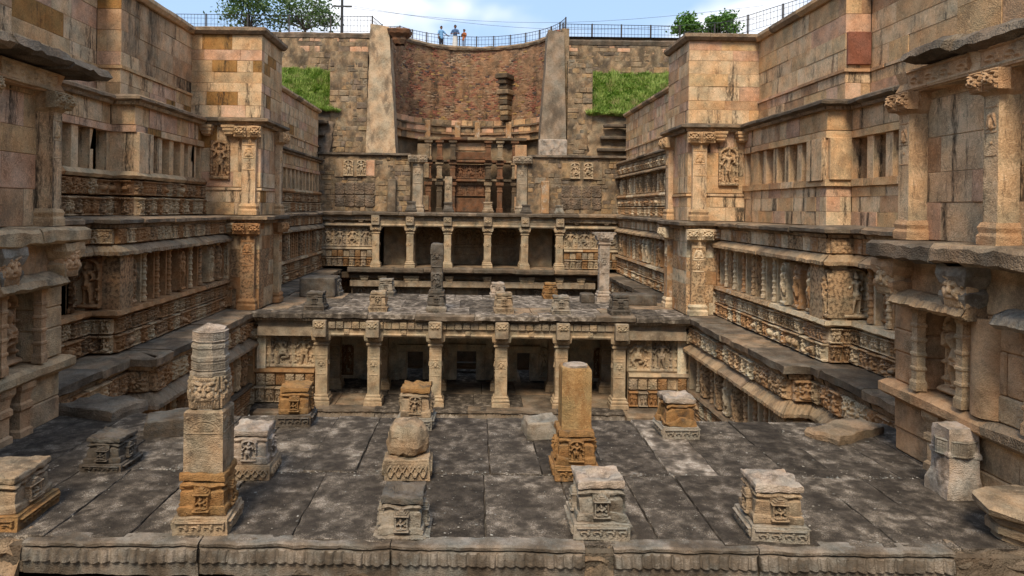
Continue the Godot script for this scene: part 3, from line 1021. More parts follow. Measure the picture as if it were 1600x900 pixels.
# one whole flank between two piers, from the pit to the coping
func flank(called: String, label: String, side: int, d_far: float, d_near: float, step: float, o: Dictionary) -> Node3D:
	var root := thing(called, label, "carved wall", Vector3(8.3 * side, -3.4, -d_far))
	var sh := -root.position
	var ca: Array = M.carve_left if side < 0 else M.carve
	var bl := blocks_of(side)
	var far: bool = o.get("far", false)
	var pitch := 0.46 if far else 0.38
	# lowest tier: under the terrace ledge
	var p := face(side, o.low, o.low + 0.6, d_far, d_near, step)
	if not far:
		frieze(root, "figure_frieze", ["cell0", "cell1", "cell2", "cell4", "cell5"], p, -3.45, 0.42, pitch, ca, sh)
		frieze(root, "figure_frieze", ["cell0", "cell2", "cell3", "cell4"], p, -3.0, 0.42, pitch, ca, sh)
		course(root, "moulding", p, P3([-0.9, -2.56, 0, 0.12, -2.56, 0, 0.2, -2.5, 0.3, 0.16, -2.42, 0.3, -0.9, -2.38, 0]), 2.2, M.ledge, sh, 0.02, 0.06, 0.22, 0.08)
		niches(root, p, -2.38, -1.2, 0.66, 0.32, ca, sh, "carved", 0.85)
		course(root, "eave", p, P3([-0.9, -1.2, 0, 0.2, -1.2, 0.6, 0.34, -1.17, 1, 0.34, -1.09, 1, 0.2, -0.97, 1, 0.06, -0.87, 0.8, -0.9, -0.82, 0]), 2.0, M.eave, sh, 0.02, 0.035, 0.12, 0.024)
	else:
		frieze(root, "figure_frieze", ["cell0", "cell1", "cell2", "cell4", "cell5"], p, -1.3, 0.42, pitch, ca, sh)
	frieze(root, "boss_frieze", ["boss0", "boss1", "boss2", "cell1", "cell5"], p, -0.84, 0.5, pitch * 1.25, ca, sh, 0.8, -0.06)
	course(root, "dentil_course", p, P3([-0.9, -0.34, 0, 0.12, -0.34, 1, 0.16, -0.22, 1, -0.9, -0.2, 0]), 2.6, M.eave, sh, 0.01, 0.07, 0.12, 0.035)
	course(root, "ledge_stone", p, P3([-1.2, -0.22, 0, 0.18, -0.22, 0, 0.29, -0.19, 0, 0.3, -0.03, 0, 0.23, 0.0, 0, -1.4, 0.015, 0]), 1.7, M.ledge, sh, 0.045, 0.0, 0.12, 0.3, 0.02, 0.05)
	var bed := MB.new()
	sweep(bed, p, P3([-1.5, -0.3, 0, 0.1, -0.3, 0, 0.1, -0.04, 0, -1.5, -0.04, 0]), 1.0)
	part(root, "ledge_bed", bed.mesh(), M.weathered_ledge_dark, sh)
	# second tier
	p = face(side, o.mid, o.mid + 0.6, d_far, d_near, step)
	frieze(root, "figure_frieze", ["cell0", "cell1", "cell2", "cell3", "cell4", "cell5"], p, 0.04, 0.42, pitch, ca, sh)
	frieze(root, "figure_frieze", ["cell0", "cell2", "boss0", "cell4"], p, 0.48, 0.36, pitch, ca, sh)
	course(root, "moulding", p, P3([-0.9, 0.86, 0, 0.1, 0.86, 0, 0.2, 0.92, 0.3, 0.16, 1.02, 0.3, -0.9, 1.06, 0]), 2.2, ca, sh, 0.02, 0.06, 0.2, 0.08)
	niches(root, p, 1.06, 2.3, o.get("pitch", 0.72), 0.36, ca, sh, "carved", o.get("fill", 0.7))
	course(root, "eave", p, P3([-0.9, 2.28, 0, 0.16, 2.28, 0.6, 0.27, 2.3, 1, 0.27, 2.38, 1, 0.16, 2.46, 1, 0.03, 2.53, 0.7, -0.9, 2.56, 0]), 2.0, M.eave, sh, 0.025, 0.035, 0.12, 0.024)
	frieze(root, "lotus_frieze", ["lotus_drop", "lotus_drop", "lattice"] if side > 0 else ["cell2", "cell4", "boss1"], p, 2.56, 0.36, 0.42, ca, sh, 0.5, -0.04)
	course(root, "dentil_course", p, P3([-0.9, 2.92, 0, 0.1, 2.92, 1, 0.14, 3.0, 1, -0.9, 3.02, 0]), 2.6, M.eave, sh, 0.01, 0.06, 0.12, 0.035)
	course(root, "ledge_stone", p, P3([-1.2, 3.0, 0, 0.18, 3.0, 0, 0.26, 3.03, 0, 0.26, 3.11, 0, 0.18, 3.15, 0, -1.4, 3.17, 0]), 1.9, M.ledge, sh, 0.03, 0.0, 0.12, 0.3, 0.015, 0.04)
	# third tier
	var st: float = o.get("step_up", step)
	p = face(side, o.up, o.up + 0.65, d_far, d_near, st)
	if o.get("plinth", "plain") == "plain":
		ashlar(root, p, 3.16, 4.18, 3, 0.85, bl, sh)
		course(root, "sill_stone", p, P3([-0.8, 4.18, 0, 0.07, 4.18, 0, 0.07, 4.36, 0, -0.8, 4.38, 0]), 1.1, bl, sh, 0.012)
	else:
		frieze(root, "figure_frieze", ["cell0", "cell1", "cell2", "cell4", "cell5"], p, 3.18, 0.5, pitch, ca, sh)
		frieze(root, "figure_frieze", ["boss1", "cell2", "cell0", "cell3"], p, 3.72, 0.42, pitch, ca, sh)
		course(root, "moulding", p, P3([-0.8, 4.16, 0, 0.14, 4.16, 0.4, 0.2, 4.24, 0.4, 0.1, 4.36, 0, -0.8, 4.38, 0]), 2.2, ca, sh, 0.02, 0.05, 0.2, 0.08)
	niches(root, p, 4.38, 5.42, o.get("pitch_up", 0.82), 0.55, M.pillars if o.get("windows", "plain") == "plain" else ca, sh, o.get("windows", "plain"), 0.6)
	if o.get("windows", "plain") == "plain":
		course(root, "lintel_stone", p, P3([-0.9, 5.42, 0, 0.05, 5.42, 0, 0.05, 5.6, 0, -0.9, 5.62, 0]), 1.2, bl, sh, 0.01)
	else:
		course(root, "eave", p, P3([-0.9, 5.42, 0, 0.3, 5.42, 1, 0.3, 5.48, 1, 0.0, 5.62, 0, -0.9, 5.62, 0]), 1.6, M.eave, sh, 0.03, 0.05, 0.16, 0.05)
	if o.get("windows", "plain") == "plain":
		ashlar(root, p, 5.62, 6.16, 1, 0.75, bl, sh, 0.5)
	else:
		frieze(root, "boss_frieze", ["boss0", "boss1", "boss2"], p, 5.62, 0.5, 0.55, ca, sh)
	course(root, "dentil_course", p, P3([-0.9, 6.14, 0, 0.12, 6.14, 1, 0.16, 6.22, 1, -0.9, 6.24, 0]), 2.6, M.eave, sh, 0.01, 0.05, 0.12, 0.035)
	course(root, "cornice_stone", p, P3([-1.2, 6.22, 0, 0.18, 6.22, 0, 0.28, 6.27, 0, 0.28, 6.34, 0, 0.1, 6.42, 0, -1.2, 6.44, 0]), 1.8, M.ledge, sh, 0.02, 0.0, 0.12, 0.3, 0.01, 0.025)
	# plain upper wall and coping
	p = face(side, o.top, o.top + 0.65, d_far, d_near, st)
	ashlar(root, p, 6.42, 7.12, 2, 1.3, bl, sh, 0.4)
	course(root, "string_course", p, P3([-0.5, 7.12, 0, 0.05, 7.12, 0, 0.05, 7.2, 0, -0.5, 7.22, 0]), 1.6, bl, sh, 0.008)
	var mark := {"z0": -23.0, "z1": -19.6, "mat": M.streaked_sandstone} if side < 0 and not far else {}
	ashlar(root, p, 7.21, 9.18, 4, 1.4, bl, sh, 0.4, 0.007, 0.012, mark)
	if side > 0 and not far:
		wall_box(root, "red_block", Vector3(9.82, 7.72, -18.37) + sh, Vector3(0.6, 0.84, 0.1), M.red_sandstone)
	course(root, "coping_stone", p, P3([-0.9, 9.18, 0, 0.1, 9.18, 0, 0.2, 9.28, 0, 0.2, 9.38, 0, 0.1, 9.42, 0, -0.9, 9.44, 0]), 1.5, [M.weathered_ledge_brown, bl[0], bl[3]], sh, 0.012)
	# cross walls that close the niches against the pier
	if not far:
		for q in [[o.low, -3.4, 3.1], [o.mid, 1.0, 1.36], [o.up, 4.3, 1.2]]:
			wall_box(root, "end_wall", Vector3((q[0] + 0.56) * side, q[1] + q[2] * 0.5, -d_far + 0.02) + sh, Vector3(1.1, q[2], 0.16), ca[1] if q[1] < 4.0 else bl[0])
	# rubble core behind the facing
	var core := MB.new()
	var xs: float = (o.top + 1.6) * side
	core.box(Vector3(xs, 2.6, -(d_far + d_near) * 0.5), Vector3(1.6, 13.2, d_far - d_near), 0.02)
	part(root, "rubble_core", core.mesh(), M.brown_rubble, sh)
	return root

# ---------------------------------------------------------------- pilaster with base, shaft carving and bracket capital, front at z = 0, foot at y = 0
func pilaster(parent: Node3D, at: Vector3, yaw: float, h: float, w: float, deep: float, mat: Material, mat2: Material, carve := true) -> void:
	var mb := MB.new()
	var c := Vector3(0, 0, -deep * 0.5)
	var a := deep / w
	sqstack(mb, V2([w * 0.62, 0, w * 0.62, h * 0.05, w * 0.55, h * 0.07, w * 0.6, h * 0.1, w * 0.52, h * 0.125, w * 0.5, h * 0.13]), c, 3, 0.012, a)
	part(parent, "pilaster_base", mb.mesh(), mat2, at, yaw)
	mb = MB.new()
	sqstack(mb, V2([w * 0.46, h * 0.12, w * 0.46, h * 0.86]), c, 3, 0.008, a)
	var shaft := part(parent, "pilaster_shaft", mb.mesh(), mat, at, yaw)
	if carve:
		part(shaft, "carved_panel", RM.vase, mat2, Vector3(0, h * 0.5, -0.03), 0.0, Vector3(w * 1.5, h * 0.3, 0.5))
		part(shaft, "carved_panel", RM.leaf_band, mat2, Vector3(0, h * 0.78, -0.03), 0.0, Vector3(w * 0.9, h * 0.14, 0.4))
	mb = MB.new()
	sqstack(mb, V2([w * 0.46, h * 0.85, w * 0.6, h * 0.875, w * 0.6, h * 0.89, w * 0.7, h * 0.93, w * 0.75, h * 0.955, w * 0.75, h]), c, 4, 0.02, a, 4.0)
	var cap := part(parent, "bracket_capital", mb.mesh(), mat2, at, yaw)
	for s in [-1, 1]:
		part(cap, "carved_bracket", RM.mask, mat2, Vector3(s * w * 0.5, h * 0.875, w * 0.32), 0.0, Vector3(w * 0.8, h * 0.12, 0.5))

# far piers, d 24 to 26.5
func far_pier(side: int, label: String) -> void:
	var root := thing("pier", label, "stone pier", Vector3(8.3 * side, 0, -25.2), "piers at the first gallery")
	var sh := -root.position
	var ca: Array = M.carve_left if side < 0 else M.carve
	var bl := blocks_of(side)
	var p := PackedVector2Array([Vector2(7.15 * side, -26.5), Vector2(7.15 * side, -24.0), Vector2(9.7 * side, -24.0)])
	if side < 0:
		p.reverse()
	ashlar(root, p, 0.02, 2.92, 6, 1.1, ca, sh, 0.3, 0.01, 0.008)
	course(root, "dentil_course", p, P3([-0.9, 2.9, 0, 0.16, 2.9, 1, 0.2, 3.0, 1, -0.9, 3.02, 0]), 2.6, M.eave, sh, 0.01, 0.06, 0.12, 0.035)
	course(root, "ledge_stone", p, P3([-1.2, 3.0, 0, 0.26, 3.0, 0, 0.34, 3.03, 0, 0.34, 3.12, 0, 0.26, 3.15, 0, -1.4, 3.17, 0]), 1.6, M.ledge, sh, 0.025)
	ashlar(root, p, 3.17, 4.0, 2, 1.2, bl, sh, 0.3)
	course(root, "sill_stone", p, P3([-0.5, 4.0, 0, 0.05, 4.0, 0, 0.05, 4.08, 0, -0.5, 4.1, 0]), 1.4, bl, sh, 0.01)
	ashlar(root, p, 4.1, 6.16, 3, 1.2, bl, sh, 0.3)
	course(root, "dentil_course", p, P3([-0.9, 6.14, 0, 0.14, 6.14, 1, 0.18, 6.24, 1, -0.9, 6.26, 0]), 2.6, M.eave, sh, 0.01, 0.06, 0.12, 0.035)
	course(root, "cornice_stone", p, P3([-1.2, 6.24, 0, 0.22, 6.24, 0, 0.32, 6.28, 0, 0.32, 6.36, 0, 0.1, 6.42, 0, -1.2, 6.44, 0]), 1.6, M.ledge, sh, 0.02)
	ashlar(root, p, 6.43, 9.2, 7, 1.0, bl, sh, 0.3)
	course(root, "coping_stone", p, P3([-0.9, 9.2, 0, 0.1, 9.2, 0, 0.2, 9.3, 0, 0.2, 9.4, 0, 0.1, 9.44, 0, -0.9, 9.46, 0]), 1.3, [M.weathered_ledge_brown, bl[0]], sh, 0.012)
	# corner pilasters and their niches
	for lv in [[0.02, 2.88, ca], [3.17, 2.95, [bl[0], bl[3], bl[8]]]]:
		var m: Array = lv[2]
		pilaster(root, Vector3(7.5 * side, lv[0], -23.8) + sh, 0.0, lv[1], 0.5, 0.5, m[0], m[1])
		pilaster(root, Vector3(6.95 * side, lv[0], -25.9) + sh, -side * PI / 2, lv[1], 0.44, 0.44, m[2], m[1])
	var fx := 8.5 * side
	part(root, "carved_figure", RM["deity%d" % (2 if side < 0 else 4)], ca[0], Vector3(fx, 4.35, -23.99) + sh, 0.0, Vector3(1.1, 1.3, 1.3))
	part(root, "carved_figure", RM["deity%d" % (0 if side < 0 else 2)], ca[2], Vector3(fx, 1.0, -23.99) + sh, 0.0, Vector3(1.15, 1.4, 1.3))
	part(root, "carved_panel", RM.cell4, ca[1], Vector3(fx, 0.1, -24.0) + sh, 0.0, Vector3(0.9, 0.7, 0.6))
	for k in 2:
		var b := Vector3((8.15 + 0.75 * k) * side, 6.14, -23.86) + sh
		part(root, "hanging_bracket", SM.bracket, bl[3], b, 0.0, Vector3(1.1, 1.2, 1.1))
		part(root, "hanging_bracket", SM.bracket, ca[2], b + Vector3(0, -3.24, 0), 0.0, Vector3(1.1, 1.2, 1.1))
	var mb := MB.new()
	mb.box(Vector3(8.35 * side, 2.8, -25.3), Vector3(2.0, 12.7, 2.2), 0.02)
	part(root, "rubble_core", mb.mesh(), M.brown_rubble, sh)

# near piers beside the front roof; d0 is the middle of the shrine, x the inner face
func near_pier(side: int, x: float, d0: float, label: String) -> void:
	var root := thing("pier", label, "stone pier", Vector3(x * side, 0, -d0), "piers beside the front roof")
	var sh := -root.position
	var ca: Array = M.pier_stone if side > 0 else [M.stained_sandstone_pale, M.pier_sandstone]
	var bl := blocks_of(side)
	var df := d0 + 1.35
	var yaw := -side * PI / 2
	var mk := func(o: float, far_o: float) -> PackedVector2Array:
		var p := PackedVector2Array([Vector2((x + 3.2) * side, -df - far_o), Vector2((x - o) * side, -df - far_o), Vector2((x - o) * side, -4.0)])
		if side < 0:
			p.reverse()
		return p
	# foot: solid wall broken by low openings, then the shrine sill on short pillars
	var run := func(a: float, b: float, o: float) -> PackedVector2Array:
		var p := PackedVector2Array([Vector2((x + o) * side, -a), Vector2((x + o) * side, -b)])
		if side < 0:
			p.reverse()
		return p
	ashlar(root, mk.call(-0.5, -0.3), 0.0, 2.3, 4, 1.2, ca, sh, 0.3)
	var d1 := d0 - 2.05
	for q in [[df, d0 + 0.45], [d0 - 0.2, d1 + 0.45], [d1 - 0.2, 4.0]]:
		ashlar(root, run.call(q[0], q[1], 0.12), 0.0, 0.8, 2, 0.8, ca, sh, 0.4, 0.02, 0.02)
	for q in [[df, d0 + 0.66], [d0 - 0.3, d1 + 0.66], [d1 - 0.3, 4.0]]:
		ashlar(root, run.call(q[0], q[1], 0.1), 1.03, 2.28, 3, 0.8, ca, sh, 0.4, 0.02, 0.02)
	ashlar(root, mk.call(-0.05, 0.0), 2.28, 2.86, 1, 0.9, ca, sh, 0.35, 0.02, 0.02)
	course(root, "sill_stone", mk.call(-0.1, 0.0), P3([-0.9, 0.8, 0, 0.1, 0.8, 0, 0.16, 0.85, 0, 0.16, 0.96, 0, 0.08, 1.02, 0, -0.9, 1.04, 0]), 1.8, [ca[0], M.weathered_ledge_brown], sh, 0.03)
	for d in [d0 + 0.36, d0 - 0.12, d1 + 0.36]:
		var mb := MB.new()
		sqstack(mb, V2([0.15, 0, 0.15, 0.1, 0.12, 0.13, 0.12, 0.38, 0.15, 0.42, 0.15, 0.5, 0.12, 0.53, 0.14, 0.66, 0.17, 0.72, 0.17, 0.8]), Vector3.ZERO, 4, 0.015)
		part(root, "short_pillar", mb.mesh(), ca[1], Vector3((x + 0.18) * side, 0.0, -d) + sh)
	# two shrines: baluster, figure, half-round shaft, eave slab
	for k in 2:
		var dd := d0 - 2.05 * k
		for q in [[0.66, 0.12], [-0.26, 0.1]]:
			part(root, "baluster", SM.baluster, ca[(k + 1) % 2], Vector3((x + 0.04) * side, 1.04, -dd - q[0]) + sh, 0.0, Vector3(0.6, 1.18, 0.6))
		part(root, "carved_figure", RM["deity%d" % (1 + 2 * k)], ca[1], Vector3((x + 0.46) * side, 1.06, -dd - 0.2) + sh, yaw, Vector3(1.15, 1.15, 3.0))
		var mb := MB.new()
		lathe(mb, V2([0.25, 1.04, 0.25, 2.24]), Vector3.ZERO, 20, 0.015)
		part(root, "half_round_shaft", mb.mesh(), ca[0], Vector3((x + 0.2) * side, 0, -dd + 0.6) + sh)
		mb = MB.new()
		var p := PackedVector2Array([Vector2(x * side, -dd - 0.98), Vector2(x * side, -dd + 0.62)])
		if side < 0:
			p.reverse()
		sweep(mb, p, P3([-0.3, 2.2, 0, 0.17, 2.2, 1, 0.24, 2.25, 1, 0.18, 2.34, 1, 0.02, 2.42, 0, -0.3, 2.44, 0]), 0.04, 0.02, 0.06, 0.13)
		part(root, "shrine_eave", mb.mesh(), [M.eave_stone, M.pedestal_grey][k] if side > 0 else M.eave_stone, sh)
	# band over the shrines, consoles, big slab
	for k in 3:
		var d := df - 0.25 - k * 1.5
		var mb := MB.new()
		sqstack(mb, V2([0.1, 2.3, 0.2, 2.36, 0.24, 2.46, 0.24, 2.52, 0.18, 2.57, 0.24, 2.63, 0.28, 2.74, 0.27, 2.86]), Vector3.ZERO, 8, 0.045, 1.0, 3.0)
		var con := part(root, "console", mb.mesh(), [ca[0], M.pedestal_grey][k % 2], Vector3((x + 0.02) * side, 0, -d) + sh)
		part(con, "carved_bracket", RM.mask, ca[1], Vector3(-0.2 * side, 2.32, 0), yaw, Vector3(0.42, 0.5, 0.5))
	course(root, "ledge_stone", mk.call(0.0, -0.45 if side > 0 else -0.2), P3([-0.9, 2.86, 0, 0.26, 2.86, 0, 0.33, 2.9, 0, 0.33, 3.06, 0, 0.28, 3.1, 0, -0.9, 3.14, 0]), 1.9, [M.weathered_ledge_brown, M.weathered_ledge] if side > 0 else [M.stained_sandstone_pale], sh, 0.05, 0.0, 0.12, 0.15, 0.02, 0.05)
	# upper storey: pilasters, block wall, carved beam, rough eave
	ashlar(root, mk.call(-0.3, -0.42), 3.13, 5.62, 5, 0.95, bl, sh, 0.3)
	for k in 3:
		var d := df - 0.3 - k * 1.75
		pilaster(root, Vector3((x + 0.02) * side, 3.13, -d) + sh, yaw, 2.12, 0.27, 0.3, bl[[0, 6, 10][k]], ca[0])
	var beam := course(root, "carved_beam", mk.call(-0.12, -0.1), P3([-0.5, 5.24, 0, 0.02, 5.24, 0, 0.06, 5.3, 0, 0.02, 5.4, 0, 0.06, 5.56, 0, -0.5, 5.58, 0]), 1.75, ca, sh, 0.015)
	for k in 3:
		part(beam[0], "carved_panel", RM.scroll, ca[0], Vector3((x + 0.07) * side, 5.26, -df + 0.95 + k * 1.5) , yaw, Vector3(1.3, 0.75, 1.0))
	course(root, "rough_eave_stone", mk.call(0.0, -0.75 if side > 0 else 0.35), P3([-0.9, 5.56, 0, 0.0, 5.58, 0, 0.14, 5.64, 0, 0.1, 5.74, 0, -0.05, 5.82, 0, -0.9, 5.86, 0] if side > 0 else [-0.9, 5.56, 0, 0.26, 5.6, 0, 0.34, 5.66, 0, 0.28, 5.78, 0, 0.0, 5.86, 0, -0.9, 5.9, 0]), 1.3, [M.weathered_ledge_brown, M.weathered_ledge], sh, 0.06, 0.0, 0.12, 0.12, 0.02, 0.08)
	ashlar(root, mk.call(-0.65, -0.5), 5.88, 9.2, 6, 1.0, bl, sh, 0.35)
	var core := MB.new()
	core.box(Vector3((x + 1.75) * side, 4.6, -(df - 0.8 + 4.0) * 0.5), Vector3(1.9, 9.2, df - 0.8 - 4.0), 0.02)
	part(root, "rubble_core", core.mesh(), M.brown_rubble, sh)

func build_flanks() -> void:
	flank("carved_wall", "left wall tiers between the near and far left piers, orange niches and six plain windows", -1, 24.0, 10.0, 16.6, {"low": 7.45, "mid": 8.3, "up": 9.1, "top": 9.5, "step_up": 19.2, "plinth": "carved"})
	flank("carved_wall", "right wall tiers between the near and far right piers, plain windows over plain blocks", 1, 24.0, 9.6, 16.6, {"low": 7.4, "mid": 8.25, "up": 9.05, "top": 9.5, "step_up": 18.4})
	flank("carved_wall", "distant left wall tiers behind the far left pier, with small plain windows", -1, 44.0, 26.4, 0.0, {"low": 7.6, "mid": 8.5, "up": 9.5, "top": 9.6, "far": true, "plinth": "carved"})
	flank("carved_wall", "distant right wall tiers behind the far right pier, carved columns up to its cornice", 1, 44.0, 26.4, 0.0, {"low": 7.5, "mid": 8.1, "up": 8.95, "top": 9.3, "far": true, "plinth": "carved", "windows": "carved"})
	far_pier(-1, "plain-topped block pier at the left end of the first gallery roof")
	far_pier(1, "plain-topped block pier at the right end of the first gallery roof")
	near_pier(-1, 6.6, 10.35, "dark pier at the left edge with shrine, canopy and big slabs")
	near_pier(1, 6.2, 9.35, "pink and beige block pier at the right edge with two eaved shrines")

# ---------------------------------------------------------------- front roof
func paving(root: Node3D, rows: Array, y: float, mats: Array, widths: float, x0: float, x1: float, thick := 0.14, tan_at := Vector2(99, 99)) -> void:
	for r in rows.size() - 1:
		var x := x0
		while x < x1 - 0.05:
			var w := widths * rng.randf_range(0.7, 1.25)
			if x1 - x - w < widths * 0.4:
				w = x1 - x
			var tan_slab: bool = tan_at.x > x and tan_at.x < x + w and tan_at.y < rows[r] and tan_at.y > rows[r + 1]
			var mb := MB.new()
			var d: float = rows[r] - rows[r + 1]
			var jd := rng.randf_range(-0.03, 0.03)
			# top as a worn sheet with rounded arrises, sides below
			var nx := 8
			var nzz := 14
			var p := PackedVector3Array()
			for j in nzz + 3:
				for i in nx + 3:
					var ii := clampi(i - 1, 0, nx)
					var jj := clampi(j - 1, 0, nzz)
					var edge := ii != i - 1 or jj != j - 1
					var fu := float(ii) / nx
					var fv := float(jj) / nzz
					if ii == 1 or ii == nx - 1:
						fu = (0.016 / w) if ii == 1 else 1.0 - 0.016 / w
					if jj == 1 or jj == nzz - 1:
						fv = (0.016 / d) if jj == 1 else 1.0 - 0.016 / d
					var q := Vector3((fu - 0.5) * (w - 0.008), 0.0, (0.5 - fv) * (d - 0.008))
					if edge:
						q.y = -thick
					else:
						if ii == 0 or jj == 0 or ii == nx or jj == nzz:
							q.y = -0.012
						q = wob(q + Vector3(x, y, r * 3.0), 0.02, 2.2) - Vector3(x, y, r * 3.0)
					p.append(q)
			mb.patch(p, nx + 3)
			var mat: Material = M.roof_paving_pale if tan_slab else mats[rng.randi() % mats.size()]
			var o := part(root, "paving_slab", mb.mesh(), mat, Vector3(x + w * 0.5, y + rng.randf_range(-0.012, 0.012), -(rows[r] + rows[r + 1]) * 0.5 + jd * 0.2))
			o.rotation = Vector3(rng.randf_range(-0.004, 0.004), rng.randf_range(-0.008, 0.008), rng.randf_range(-0.006, 0.006))
			x += w

func build_front_roof() -> void:
	var root := thing("roof_terrace", "blackened stone slab roof in the foreground with pale lichen patches", "roof", Vector3.ZERO, "", "structure")
	paving(root, [11.95, 9.45, 7.5], 0.0, [M.roof_paving_black, M.roof_paving_dark, M.roof_paving, M.roof_paving_dark, M.roof_paving], 0.86, -7.2, 6.9, 0.14, Vector2(3.1, 10.3))
	var mb := MB.new()
	mb.box(Vector3(-0.15, -0.34, -9.65), Vector3(14.0, 0.6, 4.4), 0.03)
	part(root, "roof_core", mb.mesh(), M.weathered_ledge_dark)
	mb = MB.new()
	mb.box(Vector3(-0.15, -0.2, -11.93), Vector3(14.0, 0.3, 0.2), 0.03)
	part(root, "edge_stone", mb.mesh(), M.weathered_ledge)
	# ribbed front eave in broken lengths
	var prof := P3([-0.3, -0.36, 0, 0.02, -0.35, 0, 0.04, -0.215, 0.2, 0.075, -0.195, 1, 0.065, -0.13, 1, 0.05, -0.08, 0.8, 0.04, -0.07, 0, -0.015, -0.066, 0, -0.015, -0.05, 0, 0.045, -0.045, 0, 0.05, -0.015, 0, 0.03, 0.0, 0, -0.15, 0.002, 0])
	for q in [[-4.62, -2.81, 0.015], [-2.795, -0.82, 0.0], [-0.81, 1.2, 0.006], [1.5, 3.0, 0.0], [3.01, 5.02, 0.02]]:
		mb = MB.new()
		var pr := PackedVector3Array()
		for e in prof:
			pr.append(e + Vector3(q[2], 0, 0))
		sweep(mb, PackedVector2Array([Vector2(q[0], -7.47), Vector2(q[1], -7.47)]), pr, 0.012, 0.022, 0.05, 0.1, 2.6)
		part(root, "ribbed_eave", mb.mesh(), M.front_eave)
	for q in [[-7.2, -4.68], [1.2, 1.5], [5.05, 7.0]]:
		mb = MB.new()
		sweep(mb, PackedVector2Array([Vector2(q[0], -7.5), Vector2(q[1], -7.5)]), P3([-0.5, -0.5, 0, 0.06, -0.5, 0.5, 0.1, -0.33, 1, 0.03, -0.2, 1, 0.06, -0.15, 0, 0.02, -0.03, 0, -0.2, 0.0, 0]), 0.03, 0.07, 0.03, 0.13, 3.0)
		part(root, "broken_eave", mb.mesh(), M.weathered_ledge_brown if q[0] < 4.0 else M.weathered_ledge)
	# beam and small carved heads under the eave
	mb = MB.new()
	mb.box(Vector3(0, -0.62, -7.6), Vector3(14, 0.6, 0.3), 0.02)
	part(root, "front_beam", mb.mesh(), M.dark_stone)

# ---------------------------------------------------------------- pedestals
# o: mat, base (mat), w, h, deep, shrine, petals, top: flat, dish, rough or none
func pedestal(called: String, label: String, at: Vector3, w: float, h: float, o: Dictionary, group: String) -> Node3D:
	var root := thing(called, label, "pedestal" if called == "stone_pedestal" else "column", at, group)
	root.rotation.y = o.get("yaw", rng.randf_range(-0.05, 0.05))
	wear_shift = Vector3(rng.randf() * 40.0, rng.randf() * 40.0, rng.randf() * 40.0)
	var mat: Material = M[o.get("mat", "pedestal_grey")]
	var bmat: Material = M[o.get("base", o.get("mat", "pedestal_grey"))]
	var bh: float = h * o.get("foot", 0.3)
	var hw := w * 0.5
	var seg: int = o.get("seg", 14)
	var mb := MB.new()
	sqstack(mb, V2([hw, 0, hw, bh * 0.82, hw * 0.985, bh * 0.86, hw * 0.985, bh * 0.96, hw * 0.95, bh]), Vector3.ZERO, seg, 0.016, 1.0, 4.0)
	var foot := part(root, "carved_foot", mb.mesh(), bmat)
	var pet: String = o.get("petals", "petals")
	for k in 4:
		var a := k * PI / 2
		part(foot, "petal_band", RM[pet], bmat, Vector3(sin(a), 0, cos(a)) * (hw - 0.006) + Vector3(0, bh * 0.1, 0), a, Vector3(w * 0.9, bh * 1.75, 1.1))
	var top: String = o.get("top", "flat")
	if o.get("boulder", false):
		mb = MB.new()
		lathe(mb, V2([hw * 0.55, bh, hw * 0.86, bh + 0.05, hw * 0.94, bh + 0.14, hw * 0.92, bh + 0.22, hw * 0.9, bh + 0.24, hw * 0.84, bh + 0.33, hw * 0.7, bh + 0.4, hw * 0.3, bh + 0.43]), Vector3.ZERO, 30, 0.055)
		part(root, "eroded_block", mb.mesh(), mat)
		return root
	var b := hw * 0.88
	var y := func(t: float) -> float: return lerpf(bh, h, t)
	var prof := V2([b * 0.94, bh - 0.01, b, y.call(0.03), b, y.call(0.17), b * 0.97, y.call(0.21), b * 0.9, y.call(0.23), b * 0.89, y.call(0.54), b * 0.84, y.call(0.57), b * 0.76, y.call(0.59), b * 0.76, y.call(0.63), b * 0.88, y.call(0.66), b * 0.93, y.call(0.7), b * 0.88, y.call(0.75), b * 0.8, y.call(0.77)])
	mb = MB.new()
	sqstack(mb, prof, Vector3.ZERO, seg, o.get("worn", 0.028), 1.0, 4.0)
	var body := part(root, "moulded_block", mb.mesh(), mat)
	var icon: String = ["shrine", "shrine", "deity1", "deity4", "shrine"][rng.randi() % 5]
	if o.get("shrine", true):
		for k in 4:
			var a := k * PI / 2
			part(body, "carved_shrine", RM[icon], mat, Vector3(sin(a), 0, cos(a)) * (b * 0.89) + Vector3(0, y.call(0.1), 0), a, Vector3(w * 0.6, (h - bh) * 0.62, 0.75))
	if top != "none":
		mb = MB.new()
		sqstack(mb, V2([b * 0.76, y.call(0.77), b * 0.77, y.call(0.8), b * 0.93, y.call(0.82), b * 0.95, y.call(0.88), b * 0.94, y.call(0.97), b * 0.91, y.call(1.0)]), Vector3.ZERO, seg, 0.022, 1.0, 4.5, 0.026 if top == "rough" else 0.01, 0.04 if top == "dish" else 0.0)
		part(root, "cap_stone", mb.mesh(), M[o.get("cap", o.get("mat", "pedestal_grey"))])
	return root

